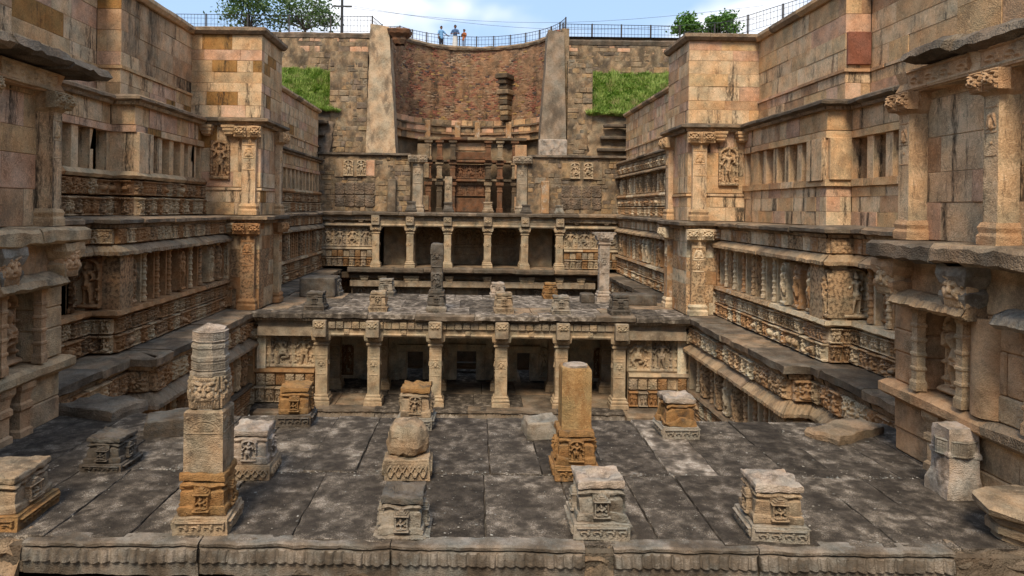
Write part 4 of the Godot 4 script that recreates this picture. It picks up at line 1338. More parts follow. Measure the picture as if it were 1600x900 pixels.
# flakes of crust and grit lying on the slabs
func build_grit() -> void:
	var mb := MB.new()
	lathe(mb, V2([0.5, 0, 0.4, 0.3, 0.1, 0.4]), Vector3.ZERO, 5, 0.1, 0.0, false)
	var mm := MultiMesh.new()
	mm.transform_format = MultiMesh.TRANSFORM_3D
	mm.use_colors = true
	mm.mesh = mb.mesh()
	mm.instance_count = 2600
	for i in 2600:
		var x := rng.randf_range(-6.6, 6.3)
		var z := rng.randf_range(-11.9, -7.55)
		if rng.randf() < 0.35:
			z = -9.45 + rng.randfn(0, 0.05)
		var s := 0.008 + 0.02 * pow(rng.randf(), 3.0)
		mm.set_instance_transform(i, Transform3D(Basis(Vector3.UP, rng.randf() * TAU) * Basis.from_scale(Vector3(s * 1.6, s * 0.7, s)), Vector3(x, 0.0, z)))
		var v := rng.randf_range(0.12, 0.5)
		mm.set_instance_color(i, Color(v, v * 0.92, v * 0.82))
	var gi := MultiMeshInstance3D.new()
	gi.name = numbered("grit")
	gi.multimesh = mm
	gi.material_override = M.brick
	tag(gi, "pale grit and flakes scattered over the front roof slabs", "grit", "", "stuff")
	add_child(gi)

func build_front_pedestals() -> void:
	var g := "stone pedestals on the front roof"
	pedestal("stone_pedestal", "big brown pedestal cut by the left edge of the picture, with an ochre arched foot", Vector3(-5.2, 0.0, -7.98), 0.82, 0.56, {"mat": "pedestal_tan", "base": "pedestal_ochre", "petals": "scroll", "top": "flat", "seg": 16}, g)
	pedestal("stone_pedestal", "low blackened pedestal on dark paving, left of the tall carved column", Vector3(-4.8, 0.0, -9.6), 0.55, 0.42, {"mat": "pedestal_dark", "foot": 0.24, "top": "rough", "petals": "scroll"}, g)
	pedestal("stone_pedestal", "pedestal with a pale pink cracked cap directly behind the tall carved column", Vector3(-2.84, 0.0, -9.4), 0.56, 0.62, {"mat": "pedestal_pink", "base": "pedestal_tan", "top": "rough", "foot": 0.3}, g)
	pedestal("stone_pedestal", "orange stained pedestal at the back edge of the front roof, left side", Vector3(-2.82, 0.0, -11.6), 0.54, 0.62, {"mat": "pedestal_ochre", "base": "pedestal_dark", "top": "rough", "petals": "scroll"}, g)
	pedestal("stone_pedestal", "pedestal carrying a rounded eroded boulder on a petal carved foot", Vector3(-0.82, 0.0, -9.45), 0.58, 0.70, {"mat": "pedestal_tan", "boulder": true, "foot": 0.38}, g)
	pedestal("stone_pedestal", "brown capped pedestal half hidden behind the eroded boulder", Vector3(-0.87, 0.0, -11.5), 0.54, 0.66, {"mat": "pedestal_tan", "base": "pedestal_grey", "cap": "pedestal_ochre", "top": "rough", "petals": "scroll"}, g)
	pedestal("stone_pedestal", "squat grey pedestal without a foot, hollow in its flat top, at the front", Vector3(-0.72, 0.0, -7.83), 0.54, 0.42, {"mat": "pedestal_grey", "foot": 0.05, "top": "dish", "worn": 0.035, "seg": 16, "cap": "pedestal_dark"}, g)
	pedestal("stone_pedestal", "grey pedestal with a white rounded dished cap, right of the front middle", Vector3(1.40, 0.0, -7.88), 0.6, 0.60, {"mat": "pedestal_grey", "base": "pedestal_grey", "cap": "pedestal_pink", "top": "dish", "petals": "scroll", "seg": 16}, g)
	pedestal("stone_pedestal", "brownish pedestal with a chipped square cap, nearest the right front corner", Vector3(3.30, 0.0, -7.86), 0.6, 0.60, {"mat": "pedestal_tan", "base": "pedestal_grey", "cap": "pedestal_pink", "top": "rough", "petals": "scroll", "seg": 16}, g)
	pedestal("stone_pedestal", "pedestal with an ochre broken flank, at the back edge on the right", Vector3(3.22, 0.0, -11.25), 0.56, 0.62, {"mat": "pedestal_ochre", "base": "pedestal_grey", "cap": "pedestal_pink", "shrine": false, "worn": 0.06, "top": "dish", "petals": "scroll"}, g)
	# plain orange shaft on its pedestal
	var c := pedestal("broken_column", "plain square orange shaft standing on a moulded ochre pedestal", Vector3(1.37, 0.0, -9.5), 0.56, 0.64, {"mat": "pedestal_ochre", "base": "pedestal_ochre", "top": "flat", "petals": "scroll"}, "broken columns on the roofs")
	var mb := MB.new()
	sqstack(mb, V2([0.185, 0.62, 0.19, 0.64, 0.19, 1.4, 0.18, 1.43]), Vector3.ZERO, 10, 0.012, 1.0, 5.0)
	part(c, "square_shaft", mb.mesh(), M.orange_shaft)
	mb = MB.new()
	lathe(mb, V2([0.165, 1.425, 0.16, 1.45]), Vector3.ZERO, 20, 0.012)
	part(c, "tenon", mb.mesh(), M.pedestal_pink)
	# tall carved column, front left
	c = pedestal("broken_column", "tall carved column with arched medallion and lion masks, its top broken off", Vector3(-2.86, 0.0, -7.85), 0.62, 0.78, {"mat": "pedestal_ochre", "base": "pedestal_tan", "cap": "pedestal_ochre", "petals": "scroll", "seg": 16}, "broken columns on the roofs")
	c.rotation.y = 0.05
	c.scale = Vector3(0.93, 0.82, 0.93)
	mb = MB.new()
	sqstack(mb, V2([0.22, 0.76, 0.225, 0.8, 0.222, 1.55, 0.2, 1.58]), Vector3.ZERO, 12, 0.014, 1.0, 5.0)
	var sh := part(c, "square_shaft", mb.mesh(), M.pedestal_tan)
	for k in 4:
		var a := k * PI / 2
		part(sh, "arched_medallion", RM.medallion, M.pedestal_tan, Vector3(sin(a), 0, cos(a)) * 0.216 + Vector3(0, 1.2, 0), a, Vector3(0.4, 0.33, 0.28))
	mb = MB.new()
	lathe(mb, V2([0.2, 1.56, 0.21, 1.62, 0.215, 2.0, 0.225, 2.02, 0.225, 2.06, 0.205, 2.08, 0.205, 2.2, 0.215, 2.22, 0.215, 2.26, 0.2, 2.28, 0.2, 2.36, 0.212, 2.38, 0.212, 2.42, 0.195, 2.44, 0.19, 2.6]), Vector3.ZERO, 8, 0.012, PI / 8, false)
	var oc := part(c, "octagonal_shaft", mb.mesh(), M.pedestal_grey)
	for k in 8:
		var a := k * PI / 4
		var dv := Vector3(sin(a), 0, cos(a))
		if k % 2 == 0:
			part(oc, "lion_mask", RM.mask, M.pedestal_tan, dv * 0.19 + Vector3(0, 1.6, 0), a, Vector3(0.32, 0.42, 0.28))
		else:
			part(oc, "carved_boss", RM.boss1, M.pedestal_grey, dv * 0.175 + Vector3(0, 1.68, 0), a, Vector3(0.2, 0.3, 0.3))
		part(oc, "carved_band", RM.leaf_band, M.pedestal_pink, dv * 0.178 + Vector3(0, 2.46, 0), a, Vector3(0.155, 0.28, 0.3))
		part(oc, "carved_band", RM.leaf_band, M.pedestal_grey, dv * 0.19 + Vector3(0, 2.09, 0), a, Vector3(0.16, 0.2, 0.2))
	mb = MB.new()
	lathe(mb, V2([0.17, 2.58, 0.16, 2.62, 0.06, 2.66]), Vector3(0.02, 0, 0), 10, 0.05)
	part(c, "broken_top", mb.mesh(), M.pedestal_pink)
	# loose stones
	for q in [
		["low dark slab block with a row of notches near the left wall", Vector3(-4.62, 0, -11.05), Vector3(0.72, 0.26, 0.62), "pedestal_dark", 0.35, 0.03],
		["pale weathered block lying behind the plain orange shaft", Vector3(1.08, 0, -11.1), Vector3(0.5, 0.26, 0.5), "pedestal_grey", 0.1, 0.04],
		["flat broken slab lying by the left terrace edge", Vector3(-6.15, -0.02, -12.0), Vector3(1.1, 0.2, 0.8), "weathered_ledge", -0.3, 0.05],
		["flat broken slab lying at the right back corner of the front roof", Vector3(5.9, 0.0, -11.3), Vector3(1.2, 0.14, 0.55), "weathered_ledge_brown", 0.55, 0.04],
	]:
		var t := thing("loose_block", q[0], "stone block", q[1], "loose stones on the front roof")
		t.rotation.y = q[4]
		var m2 := MB.new()
		var s: Vector3 = q[2]
		sqstack(m2, V2([s.x * 0.5, 0, s.x * 0.51, s.y * 0.5, s.x * 0.49, s.y * 0.92, s.x * 0.46, s.y]), Vector3.ZERO, 12, q[5], s.z / s.x, 2.5, q[5] * 0.3)
		part(t, "worn_block", m2.mesh(), M[q[3]])
	# stub and moulded base by the right pier
	var st := thing("column_stub", "pale worn column stub standing against the right pier", "column", Vector3(6.05, 0, -8.95))
	mb = MB.new()
	sqstack(mb, V2([0.24, 0, 0.23, 0.14, 0.2, 0.28, 0.195, 0.32, 0.195, 0.5, 0.21, 0.52, 0.21, 0.57, 0.19, 0.59, 0.19, 0.8, 0.18, 0.86]), Vector3.ZERO, 12, 0.035, 0.9, 3.0)
	part(st, "worn_shaft", mb.mesh(), M.pedestal_pink)
	for k in 4:
		part(st, "carved_band", RM.leaf_band, M.pedestal_grey, Vector3(-sin(k * 0.8 - 0.4) * 0.21, 0.52, cos(k * 0.8 - 0.4) * 0.21), -(k * 0.8 - 0.4), Vector3(0.17, 0.4, 0.3))
	var mbs := thing("moulded_base", "round moulded column base lying at the right edge of the front roof", "column base", Vector3(6.0, 0, -7.75))
	mb = MB.new()
	lathe(mb, V2([0.3, 0, 0.3, 0.08, 0.36, 0.1, 0.36, 0.16, 0.33, 0.18, 0.4, 0.24, 0.42, 0.28, 0.4, 0.31]), Vector3.ZERO, 8, 0.05, 0.3, false)
	part(mbs, "fluted_bowl", mb.mesh(), M.pedestal_tan)
	mb = MB.new()
	lathe(mb, V2([0.38, 0.3, 0.48, 0.33, 0.49, 0.38, 0.46, 0.41]), Vector3.ZERO, 8, 0.07, 0.3, false)
	part(mbs, "rim", mb.mesh(), M.pedestal_tan)

# ---------------------------------------------------------------- gallery columns
func gallery_column(called: String, label: String, group: String, at: Vector3, h: float, mats: Array, wide := 1.0) -> Node3D:
	var root := thing(called, label, "column", at, group)
	var mb := MB.new()
	var u := h / 2.4
	sqstack(mb, V2([0.3 * wide, 0, 0.3 * wide, 0.14 * u, 0.27 * wide, 0.16 * u, 0.29 * wide, 0.2 * u, 0.29 * wide, 0.24 * u, 0.24 * wide, 0.28 * u, 0.25 * wide, 0.33 * u, 0.21 * wide, 0.37 * u]), Vector3.ZERO, 4, 0.012)
	part(root, "base", mb.mesh(), mats[1])
	mb = MB.new()
	sqstack(mb, V2([0.2 * wide, 0.36 * u, 0.2 * wide, 1.98 * u]), Vector3.ZERO, 4, 0.01)
	var s := part(root, "shaft", mb.mesh(), mats[0])
	for k in 4:
		var a := k * PI / 2
		var dv := Vector3(sin(a), 0, cos(a)) * 0.19 * wide
		part(s, "carved_panel", RM.vase, mats[0], dv + Vector3(0, 1.0 * u, 0), a, Vector3(0.62 * wide, 0.56 * u, 0.5))
		part(s, "carved_band", RM.leaf_band, mats[1], dv + Vector3(0, 1.64 * u, 0), a, Vector3(0.36 * wide, 0.42 * u, 0.4))
	mb = MB.new()
	sqstack(mb, V2([0.2 * wide, 1.96 * u, 0.25 * wide, 2.0 * u, 0.25 * wide, 2.04 * u, 0.2 * wide, 2.08 * u, 0.3 * wide, 2.16 * u, 0.32 * wide, 2.26 * u, 0.32 * wide, 2.41 * u]), Vector3.ZERO, 4, 0.02)
	var c := part(root, "capital", mb.mesh(), mats[1])
	for sd in [-1, 1]:
		mb = MB.new()
		mb.prism(V2([sd * 0.28 * wide, 2.41 * u, sd * 0.46 * wide, 2.41 * u, sd * 0.46 * wide, 2.36 * u, sd * 0.4 * wide, 2.33 * u, sd * 0.34 * wide, 2.3 * u, sd * 0.28 * wide, 2.29 * u]), -0.17 * wide, 0.17 * wide)
		part(c, "bracket", mb.mesh(), mats[1])
	part(c, "lion_mask", RM.mask, mats[1], Vector3(0, 2.1 * u, 0.26 * wide), 0.0, Vector3(0.5 * wide, 0.3 * u, 0.5))
	return root

# wall panel with standing figures, front at local z = 0
func figure_wall(called: String, label: String, at: Vector3, w: float, h: float, n: int, mats: Array, first: int) -> Node3D:
	var root := thing(called, label, "carved wall", at)
	var mb := MB.new()
	mb.box(Vector3(0, h * 0.5, -0.3), Vector3(w, h, 0.4), 0.01)
	part(root, "wall_core", mb.mesh(), mats[0])
	var p := PackedVector2Array([Vector2(-w * 0.5, 0.0), Vector2(w * 0.5, 0.0)])
	frieze(root, "figure_frieze", ["cell0", "cell2", "cell1", "cell4"], p, 0.04, h * 0.19, 0.34, mats, Vector3.ZERO, 0.8, -0.06)
	frieze(root, "leaf_frieze", ["boss0", "boss2", "lotus_drop"], p, h * 0.22, h * 0.14, 0.34, mats, Vector3.ZERO, 0.6, -0.06)
	course(root, "moulding", p, P3([-0.3, h * 0.36, 0, 0.1, h * 0.36, 0, 0.16, h * 0.385, 0, 0.1, h * 0.42, 0, -0.3, h * 0.43, 0]), 1.2, mats, Vector3.ZERO, 0.015)
	for k in n:
		var x := (float(k) + 0.5 - n * 0.5) * w / n
		part(root, "carved_figure", RM["deity%d" % ((first + k) % 6)], mats[k % 2], Vector3(x, h * 0.43, -0.1), 0.0, Vector3(w / n / 0.62, h * 0.44, 1.2))
	for k in n + 1:
		mb = MB.new()
		mb.box(Vector3((k - n * 0.5) * w / n, h * 0.65, -0.08), Vector3(0.07, h * 0.44, 0.1), 0.01)
		part(root, "pilaster", mb.mesh(), mats[0])
	course(root, "eave", p, P3([-0.3, h * 0.87, 0, 0.25, h * 0.87, 0, 0.28, h * 0.89, 0, 0.05, h * 0.94, 0, -0.3, h * 0.95, 0]), 1.4, mats, Vector3.ZERO, 0.015)
	for k in 2:
		part(root, "hanging_bracket", SM.bracket, mats[1], Vector3((k - 0.5) * w * 0.55, h + 0.1, 0.05), 0.0, Vector3(0.9, 0.8, 0.9))
	return root

func wall_box(root: Node3D, called: String, c: Vector3, s: Vector3, mat: Material, ch := 0.012) -> MeshInstance3D:
	var mb := MB.new()
	mb.box(Vector3.ZERO, s, ch)
	return part(root, called, mb.mesh(), mat, c)

func build_first_gallery() -> void:
	var g := "columns of the first gallery"
	var fl := thing("gallery_floor", "dark stone floor of the first gallery", "floor", Vector3(0, -3.1, -26), "", "structure")
	paving(fl, [29.4 - 26.0 + 0.0, 1.2, -0.6, -2.7], 0.0, [M.roof_paving, M.roof_paving_dark, M.weathered_ledge_brown, M.weathered_ledge], 1.5, -7.2, 7.2)
	var mb := MB.new()
	mb.box(Vector3(0, -0.4, 0), Vector3(14.4, 0.6, 5.4), 0.02)
	part(fl, "floor_core", mb.mesh(), M.dark_stone)
	course(fl, "ribbed_eave", PackedVector2Array([Vector2(-5.0, 2.62), Vector2(5.0, 2.62)]), P3([-0.4, -0.4, 0, 0.1, -0.4, 0, 0.2, -0.3, 0.2, 0.2, -0.26, 1, 0.06, -0.1, 1, 0.05, -0.08, 0, 0.12, -0.06, 0, 0.1, 0.01, 0, -0.4, 0.02, 0]), 2.4, [M.roof_paving, M.weathered_ledge, M.roof_paving_pale], Vector3.ZERO, 0.03, 0.05, 0.1, 0.03)
	for s in [-1, 1]:
		wall_box(fl, "step_slab", Vector3(6.0 * s, -0.16, 2.72), Vector3(2.0, 0.3, 0.7), M.weathered_ledge_brown, 0.04)
		wall_box(fl, "ledge_stone", Vector3(3.4 * s, -0.6, 2.5), Vector3(6.6, 0.36, 0.5), M.weathered_ledge_dark, 0.03)
	# columns, three deep
	var xs := [-4.98, -3.25, -1.2, 0.98, 2.98, 4.9]
	var where := ["at the left end of the front row", "second from the left in the front row", "left of the middle front bay", "right of the middle front bay", "behind the orange shaft in the front row", "at the right end of the front row"]
	var proto: Node3D = null
	for r in 2:
		for k in 6:
			if r == 1 and false:
				continue
			var at := Vector3(xs[k], -3.1, -23.95 - 2.2 * r)
			var lab: String = "pale carved column of the first gallery, " + where[k] if r == 0 else "shaded inner column, behind the one " + where[k].replace("in the", "of the")
			if proto == null:
				proto = gallery_column("gallery_column", lab, g, at, 2.42, [M.pavilion_stone, M.pavilion_stone])
			else:
				var c := copy_of(proto, at, lab)
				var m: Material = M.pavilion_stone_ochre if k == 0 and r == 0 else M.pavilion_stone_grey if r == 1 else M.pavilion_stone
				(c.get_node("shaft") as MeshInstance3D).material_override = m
				c.set_meta("group", g if r == 0 else "inner columns of the first gallery")
	# back wall with real doorways
	var bw := thing("gallery_back_wall", "back wall of the first gallery with two dark doorways and figure panels", "wall", Vector3(0, -3.1, -27.7))
	var gaps := [[-2.18, 0.62, 1.08], [-0.2, 0.74, 1.12], [2.0, 0.5, 1.08]]
	var x := -6.9
	for q in gaps:
		var l: float = q[0] - q[1] * 0.5
		wall_box(bw, "wall_stone", Vector3((x + l) * 0.5, 1.2, 0), Vector3(l - x - 0.004, 2.4, 0.4), M.gallery_pale)
		wall_box(bw, "lintel", Vector3(q[0], (q[2] + 2.4) * 0.5, 0.002), Vector3(q[1], 2.4 - q[2], 0.4), M.gallery_pale)
		var fr := wall_box(bw, "door_frame", Vector3(q[0], q[2] + 0.14, 0.26), Vector3(q[1] + 0.75, 0.26, 0.2), M.gallery_pale)
		for s in [-1, 1]:
			wall_box(fr, "jamb", Vector3(s * (q[1] * 0.5 + 0.17), -0.13 - q[2] * 0.5, -0.04), Vector3(0.3, q[2] - 0.02, 0.16), M.gallery_pale)
		x = q[0] + q[1] * 0.5
	wall_box(bw, "wall_stone", Vector3((x + 6.9) * 0.5, 1.2, 0), Vector3(6.9 - x, 2.4, 0.4), M.gallery_pale)
	for q in [-5.3, -4.75, -3.45, 1.05, 2.75, 3.25, 4.9]:
		part(bw, "carved_figure", RM["deity%d" % (absi(int(q * 7)) % 6)], M.gallery_pale if absf(q) < 4.0 else M.pavilion_stone_ochre, Vector3(q, 0.15, 0.2), 0.0, Vector3(0.75, 1.15, 1.2))
	for q in [-2.95, -1.42, 1.42, 3.9, -4.0]:
		pilaster(bw, Vector3(q, 0, 0.34), 0.0, 2.1, 0.3, 0.3, M.gallery_pale, M.gallery_pale)
	course(bw, "moulding", PackedVector2Array([Vector2(-6.9, 0.2), Vector2(6.9, 0.2)]), P3([0, 1.62, 0, 0.1, 1.66, 0, 0.12, 1.74, 0, 0, 1.8, 0]), 2.0, M.pav, Vector3.ZERO, 0.01)
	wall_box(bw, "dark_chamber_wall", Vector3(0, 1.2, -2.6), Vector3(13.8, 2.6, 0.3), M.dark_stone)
	wall_box(bw, "chamber_shelf", Vector3(-0.2, 0.35, -1.2), Vector3(1.6, 0.06, 0.3), M.dark_stone)
	for s in [-1, 1]:
		wall_box(bw, "side_wall", Vector3(7.05 * s, 1.2, 1.6), Vector3(0.3, 2.4, 4.2), M.gallery_pale)
		# carved wings beside the columns
		var w := figure_wall("niche_wall", "%s wing of the first gallery with three standing figures in a row" % ("left" if s < 0 else "right"), Vector3(6.4 * s, -3.1, -24.05), 2.3, 2.72, 3, M.pav, 0 if s < 0 else 3)
		pilaster(w, Vector3(1.0 * s, 0.0, 0.2), 0.0, 2.5, 0.3, 0.4, M.pavilion_stone_ochre if s < 0 else M.pavilion_stone, M.pavilion_stone)
	# entablature and roof
	var rf := thing("gallery_entablature", "flat slab roof of the first gallery with a carved scalloped beam below", "roof", Vector3(0, -0.7, -23.9))
	var sh := -rf.position
	paving(rf, [28.9 - 23.9, 27.2 - 23.9, 25.3 - 23.9, 23.6 - 23.9], 0.7, M.roof2, 1.25, -7.15, 7.15)
	wall_box(rf, "roof_core", Vector3(0, 0.36, -2.5), Vector3(14.3, 0.38, 5.0), M.dark_stone)
	for r in 3:
		wall_box(rf, "cross_beam", Vector3(0, 0.04, -2.2 * r), Vector3(14.2, 0.3, 0.42), M.pavilion_stone_grey)
	for k in 6:
		wall_box(rf, "tie_beam", Vector3(xs[k], 0.05, -2.3), Vector3(0.4, 0.28, 4.6), M.pavilion_stone_grey)
	var line := PackedVector2Array([Vector2(-5.0, 0.24), Vector2(4.9, 0.24)])
	course(rf, "architrave", line, P3([-0.4, -0.08, 0, 0.0, -0.08, 0, 0.03, -0.03, 0, 0.0, 0.02, 0, 0.03, 0.17, 0, -0.3, 0.18, 0]), 2.05, [M.pavilion_stone, M.pavilion_stone_grey], Vector3.ZERO, 0.012)
	frieze(rf, "scalloped_frieze", ["boss0", "boss1", "lotus_drop"], line, 0.19, 0.22, 0.26, [M.pavilion_stone_grey, M.pavilion_stone], Vector3.ZERO, 0.6, -0.02)
	course(rf, "dentil_course", PackedVector2Array([Vector2(-7.2, 0.24), Vector2(7.2, 0.24)]), P3([-0.4, 0.42, 0, 0.1, 0.42, 1, 0.16, 0.5, 1, -0.4, 0.52, 0]), 2.2, [M.pavilion_stone_grey, M.weathered_ledge], Vector3.ZERO, 0.012, 0.05, 0.1, 0.025)
	course(rf, "ledge_stone", PackedVector2Array([Vector2(-7.3, 0.2), Vector2(7.3, 0.2)]), P3([-0.6, 0.5, 0, 0.2, 0.5, 0, 0.3, 0.53, 0, 0.3, 0.66, 0, 0.22, 0.7, 0, -0.3, 0.715, 0]), 1.8, [M.roof_paving, M.weathered_ledge, M.roof_paving_pale], Vector3.ZERO, 0.035, 0.0, 0.1, 0.2, 0.02, 0.05)
	for k in 6:
		var b := wall_box(rf, "carved_block", Vector3(xs[k], 0.2, 0.4), Vector3(0.44, 0.56, 0.36), M.pavilion_stone_grey, 0.03)
		part(b, "lion_mask", RM.mask, M.pavilion_stone, Vector3(0, -0.05, 0.16), 0.0, Vector3(0.4, 0.32, 0.4))
	for k in 5:
		for j in 2:
			part(rf, "rosette", RM.boss0, M.pavilion_stone, Vector3(lerpf(xs[k], xs[k + 1], 0.5 + (j - 0.5) * 0.02), -0.02, 0.27), 0.0, Vector3(0.18, 0.18, 0.2))
			break
	for s in [-1, 1]:
		wall_box(rf, "wing_lintel", Vector3(6.1 * s, 0.2, 0.0), Vector3(2.0, 0.5, 0.3), M.pavilion_stone_grey)

func build_gallery_pedestals() -> void:
	var g := "stone pedestals on the first gallery roof"
	for q in [
		["blackened pedestal at the front left corner of the first gallery roof", -5.25, 24.15, 0.66, 0.62, "pedestal_dark"],
		["tan pedestal on the front edge of the first gallery roof, left of the black shaft", -3.15, 24.1, 0.6, 0.66, "pedestal_tan"],
		["tan pedestal on the front edge of the first gallery roof, right of the middle", 1.05, 24.1, 0.62, 0.68, "pedestal_tan"],
		["small grey pedestal on the front edge of the first gallery roof, right half", 2.95, 23.95, 0.6, 0.62, "pedestal_grey"],
		["blackened pedestal at the front right corner of the first gallery roof", 4.9, 23.95, 0.64, 0.68, "pedestal_dark"],
		["grey pedestal at the back of the first gallery roof, far left", -5.5, 28.2, 0.68, 0.62, "pedestal_grey"],
		["grey pedestal at the back of the first gallery roof, left of the black shaft", -3.4, 28.4, 0.62, 0.66, "pedestal_grey"],
		["pinkish pedestal at the back of the first gallery roof, near the middle", 1.0, 28.4, 0.58, 0.56, "pedestal_pink"],
		["orange brown pedestal at the back of the first gallery roof, right half", 3.05, 28.2, 0.56, 0.6, "pedestal_ochre"],
	]:
		pedestal("stone_pedestal", q[0], Vector3(q[1], 0.0, -q[2]), q[3], q[4], {"mat": q[5], "seg": 6, "top": "rough", "petals": "scroll"}, g)
	var c := pedestal("broken_column", "tall blackened square shaft standing on the first gallery roof", Vector3(-1.2, 0, -24.1), 0.62, 0.72, {"mat": "pedestal_dark", "base": "pedestal_grey", "seg": 6}, "broken columns on the roofs")
	var mb := MB.new()
	sqstack(mb, V2([0.19, 0.7, 0.2, 1.3, 0.18, 1.34, 0.19, 1.5, 0.19, 1.9, 0.21, 1.93, 0.2, 2.26, 0.17, 2.3]), Vector3.ZERO, 6, 0.03)
	var s := part(c, "square_shaft", mb.mesh(), M.pedestal_dark)
	part(s, "carved_figure", RM.deity1, M.pedestal_dark, Vector3(0, 0.72, 0.19), 0.0, Vector3(0.62, 0.6, 0.7))
	part(s, "carved_panel", RM.vase, M.pedestal_dark, Vector3(0, 1.5, 0.18), 0.0, Vector3(0.7, 0.6, 0.6))
	var w := gallery_column("broken_column", "slim pale column with a white capital, alone on the right of the first gallery roof", "broken columns on the roofs", Vector3(5.0, 0, -27.4), 2.62, [M.pedestal_pink, M.pedestal_pink], 0.95)
	w.set_meta("category", "column")
	for q in [["low grey parapet block beside the far left pier", Vector3(-5.95, 0, -28.0), Vector3(1.35, 0.75, 1.2)], ["low grey block beside the right corner pedestal of the first gallery roof", Vector3(6.0, 0, -26.6), Vector3(1.5, 0.4, 0.8)], ["low grey block left of the slim pale column", Vector3(4.3, 0, -26.9), Vector3(0.5, 0.36, 0.5)]]:
		var t := thing("loose_block", q[0], "stone block", q[1], "loose stones on the first gallery roof")
		var m2 := MB.new()
		m2.box(Vector3(0, q[2].y * 0.5, 0), q[2], 0.04)
		part(t, "worn_block", m2.mesh(), M.pedestal_dark)

func build_second_gallery() -> void:
	var z := -40.0
	var fl := thing("gallery_floor", "raised stone floor of the second gallery with a ledge", "floor", Vector3(0, 0.15, z), "", "structure")
	wall_box(fl, "floor_slab", Vector3(-0.1, -0.14, -2.0), Vector3(12, 0.28, 4.8), M.weathered_ledge_brown)
	course(fl, "ledge_stone", PackedVector2Array([Vector2(-6.9, 0.5), Vector2(6.9, 0.5)]), P3([-0.5, -0.3, 0, 0.16, -0.3, 0, 0.26, -0.22, 0, 0.26, -0.06, 0, 0.2, 0.0, 0, -0.5, 0.01, 0]), 2.2, M.ledge, Vector3.ZERO, 0.04, 0.0, 0.1, 0.25, 0.03, 0.08)
	# storey below, partly hidden by the first gallery roof
	wall_box(fl, "rubble_core", Vector3(0, -0.1, -5.2), Vector3(24, 6.2, 1.6), M.brown_rubble)
	wall_box(fl, "under_slab", Vector3(0, -0.45, -1.8), Vector3(17.0, 0.3, 4.2), M.dark_stone)
	var lw := thing("lower_gallery_wall", "lower storey wall below the second gallery with brackets and dark openings", "wall", Vector3(0, -3.3, z - 0.2))
	wall_box(lw, "beam", Vector3(0, 2.55, 0.3), Vector3(13.6, 0.34, 0.4), M.pavilion_stone_grey)
	wall_box(lw, "beam", Vector3(0, 2.9, 0.15), Vector3(13.6, 0.3, 0.3), M.pavilion_stone)
	var x := -6.8
	for q in [[-2.65, 0.6], [-0.3, 1.2], [2.1, 0.6]]:
		var l: float = q[0] - q[1] * 0.5
		wall_box(lw, "wall_stone", Vector3((x + l) * 0.5, 1.2, -0.2), Vector3(l - x, 2.4, 0.3), M.pavilion_stone_grey)
		wall_box(lw, "lintel", Vector3(q[0], 2.14, -0.202), Vector3(q[1], 0.5, 0.3), M.pavilion_stone)
		x = q[0] + q[1] * 0.5
	wall_box(lw, "wall_stone", Vector3((x + 6.8) * 0.5, 1.2, -0.2), Vector3(6.8 - x, 2.4, 0.3), M.pavilion_stone_grey)
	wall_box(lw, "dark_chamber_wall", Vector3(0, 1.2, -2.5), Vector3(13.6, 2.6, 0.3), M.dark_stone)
	for k in 9:
		part(lw, "carved_figure", RM["deity%d" % (k % 6)], M.pavilion_stone_grey, Vector3([-6.2, -5.5, -4.8, -4.1, -1.7, 1.2, 3.6, 4.4, 5.4][k], 1.3, -0.05), 0.0, Vector3(0.8, 1.0, 1.2))
	for k in 10:
		part(lw, "hanging_bracket", SM.bracket, M.pavilion_stone, Vector3([-6.0, -5.0, -3.6, -3.2, -1.3, 0.8, 2.8, 3.2, 4.8, 6.0][k], 3.0, 0.35), 0.0, Vector3(1.2, 1.5, 1.2))
	var g := "columns of the second gallery"
	var xs := [-5.4, -3.5, -1.42, 0.8, 2.86, 4.78]
	var where := ["at its left end", "left of the carved back panels", "between the left and middle back panels", "between the middle and right back panels", "right of the carved back panels", "at its right end"]
	var proto: Node3D = null
	for r in 2:
		for k in 6:
			if r == 1 and k != 1 and k != 2 and k != 3 and k != 4:
				continue
			var at := Vector3(xs[k], 0.15, z + 0.1 - 1.2 * r)
			var lab: String = "small carved column of the second gallery, " + where[k] if r == 0 else "dim inner column of the second gallery, behind that " + where[k]
			if proto == null:
				proto = gallery_column("upper_gallery_column", lab, g, at, 2.28, [M.pavilion_stone, M.pavilion_stone], 0.95)
			else:
				var c := copy_of(proto, at, lab)
				if r == 1:
					c.set_meta("group", "inner columns of the second gallery")
	var bw := thing("gallery_back_wall", "back wall of the second gallery with three carved panels", "wall", Vector3(0, 0.15, z - 2.8))
	wall_box(bw, "wall_stone", Vector3(0, 1.2, 0), Vector3(10.6, 2.4, 0.3), M.pavilion_stone)
	for q in [-2.5, -0.3, 1.75]:
		for k in 3:
			part(bw, "carved_figure", RM["deity%d" % ((k + int(q + 5)) % 6)], M.pavilion_stone, Vector3(q + (k - 1) * 0.55, 1.1, 0.15), 0.0, Vector3(0.85, 1.0, 1.5))
			part(bw, "carved_panel", RM["cell%d" % ((k * 2) % 6)], M.pavilion_stone, Vector3(q + (k - 1) * 0.55, 0.55, 0.15), 0.0, Vector3(0.55, 0.45, 0.4))
	for s in [-1, 1]:
		var bx: float = -4.45 if s < 0 else 3.85
		wall_box(bw, "blank_wall", Vector3(bx, 1.2, 0.9), Vector3(1.5, 2.4, 0.3), M.pavilion_stone)
		figure_wall("niche_wall", "%s wing of the second gallery with carved figures above a frieze" % ("left" if s < 0 else "right"), Vector3(-7.05 if s < 0 else 6.55, 0.15, z + 0.1), 2.9 if s < 0 else 3.0, 2.6, 4, M.pav, 1 if s < 0 else 4)
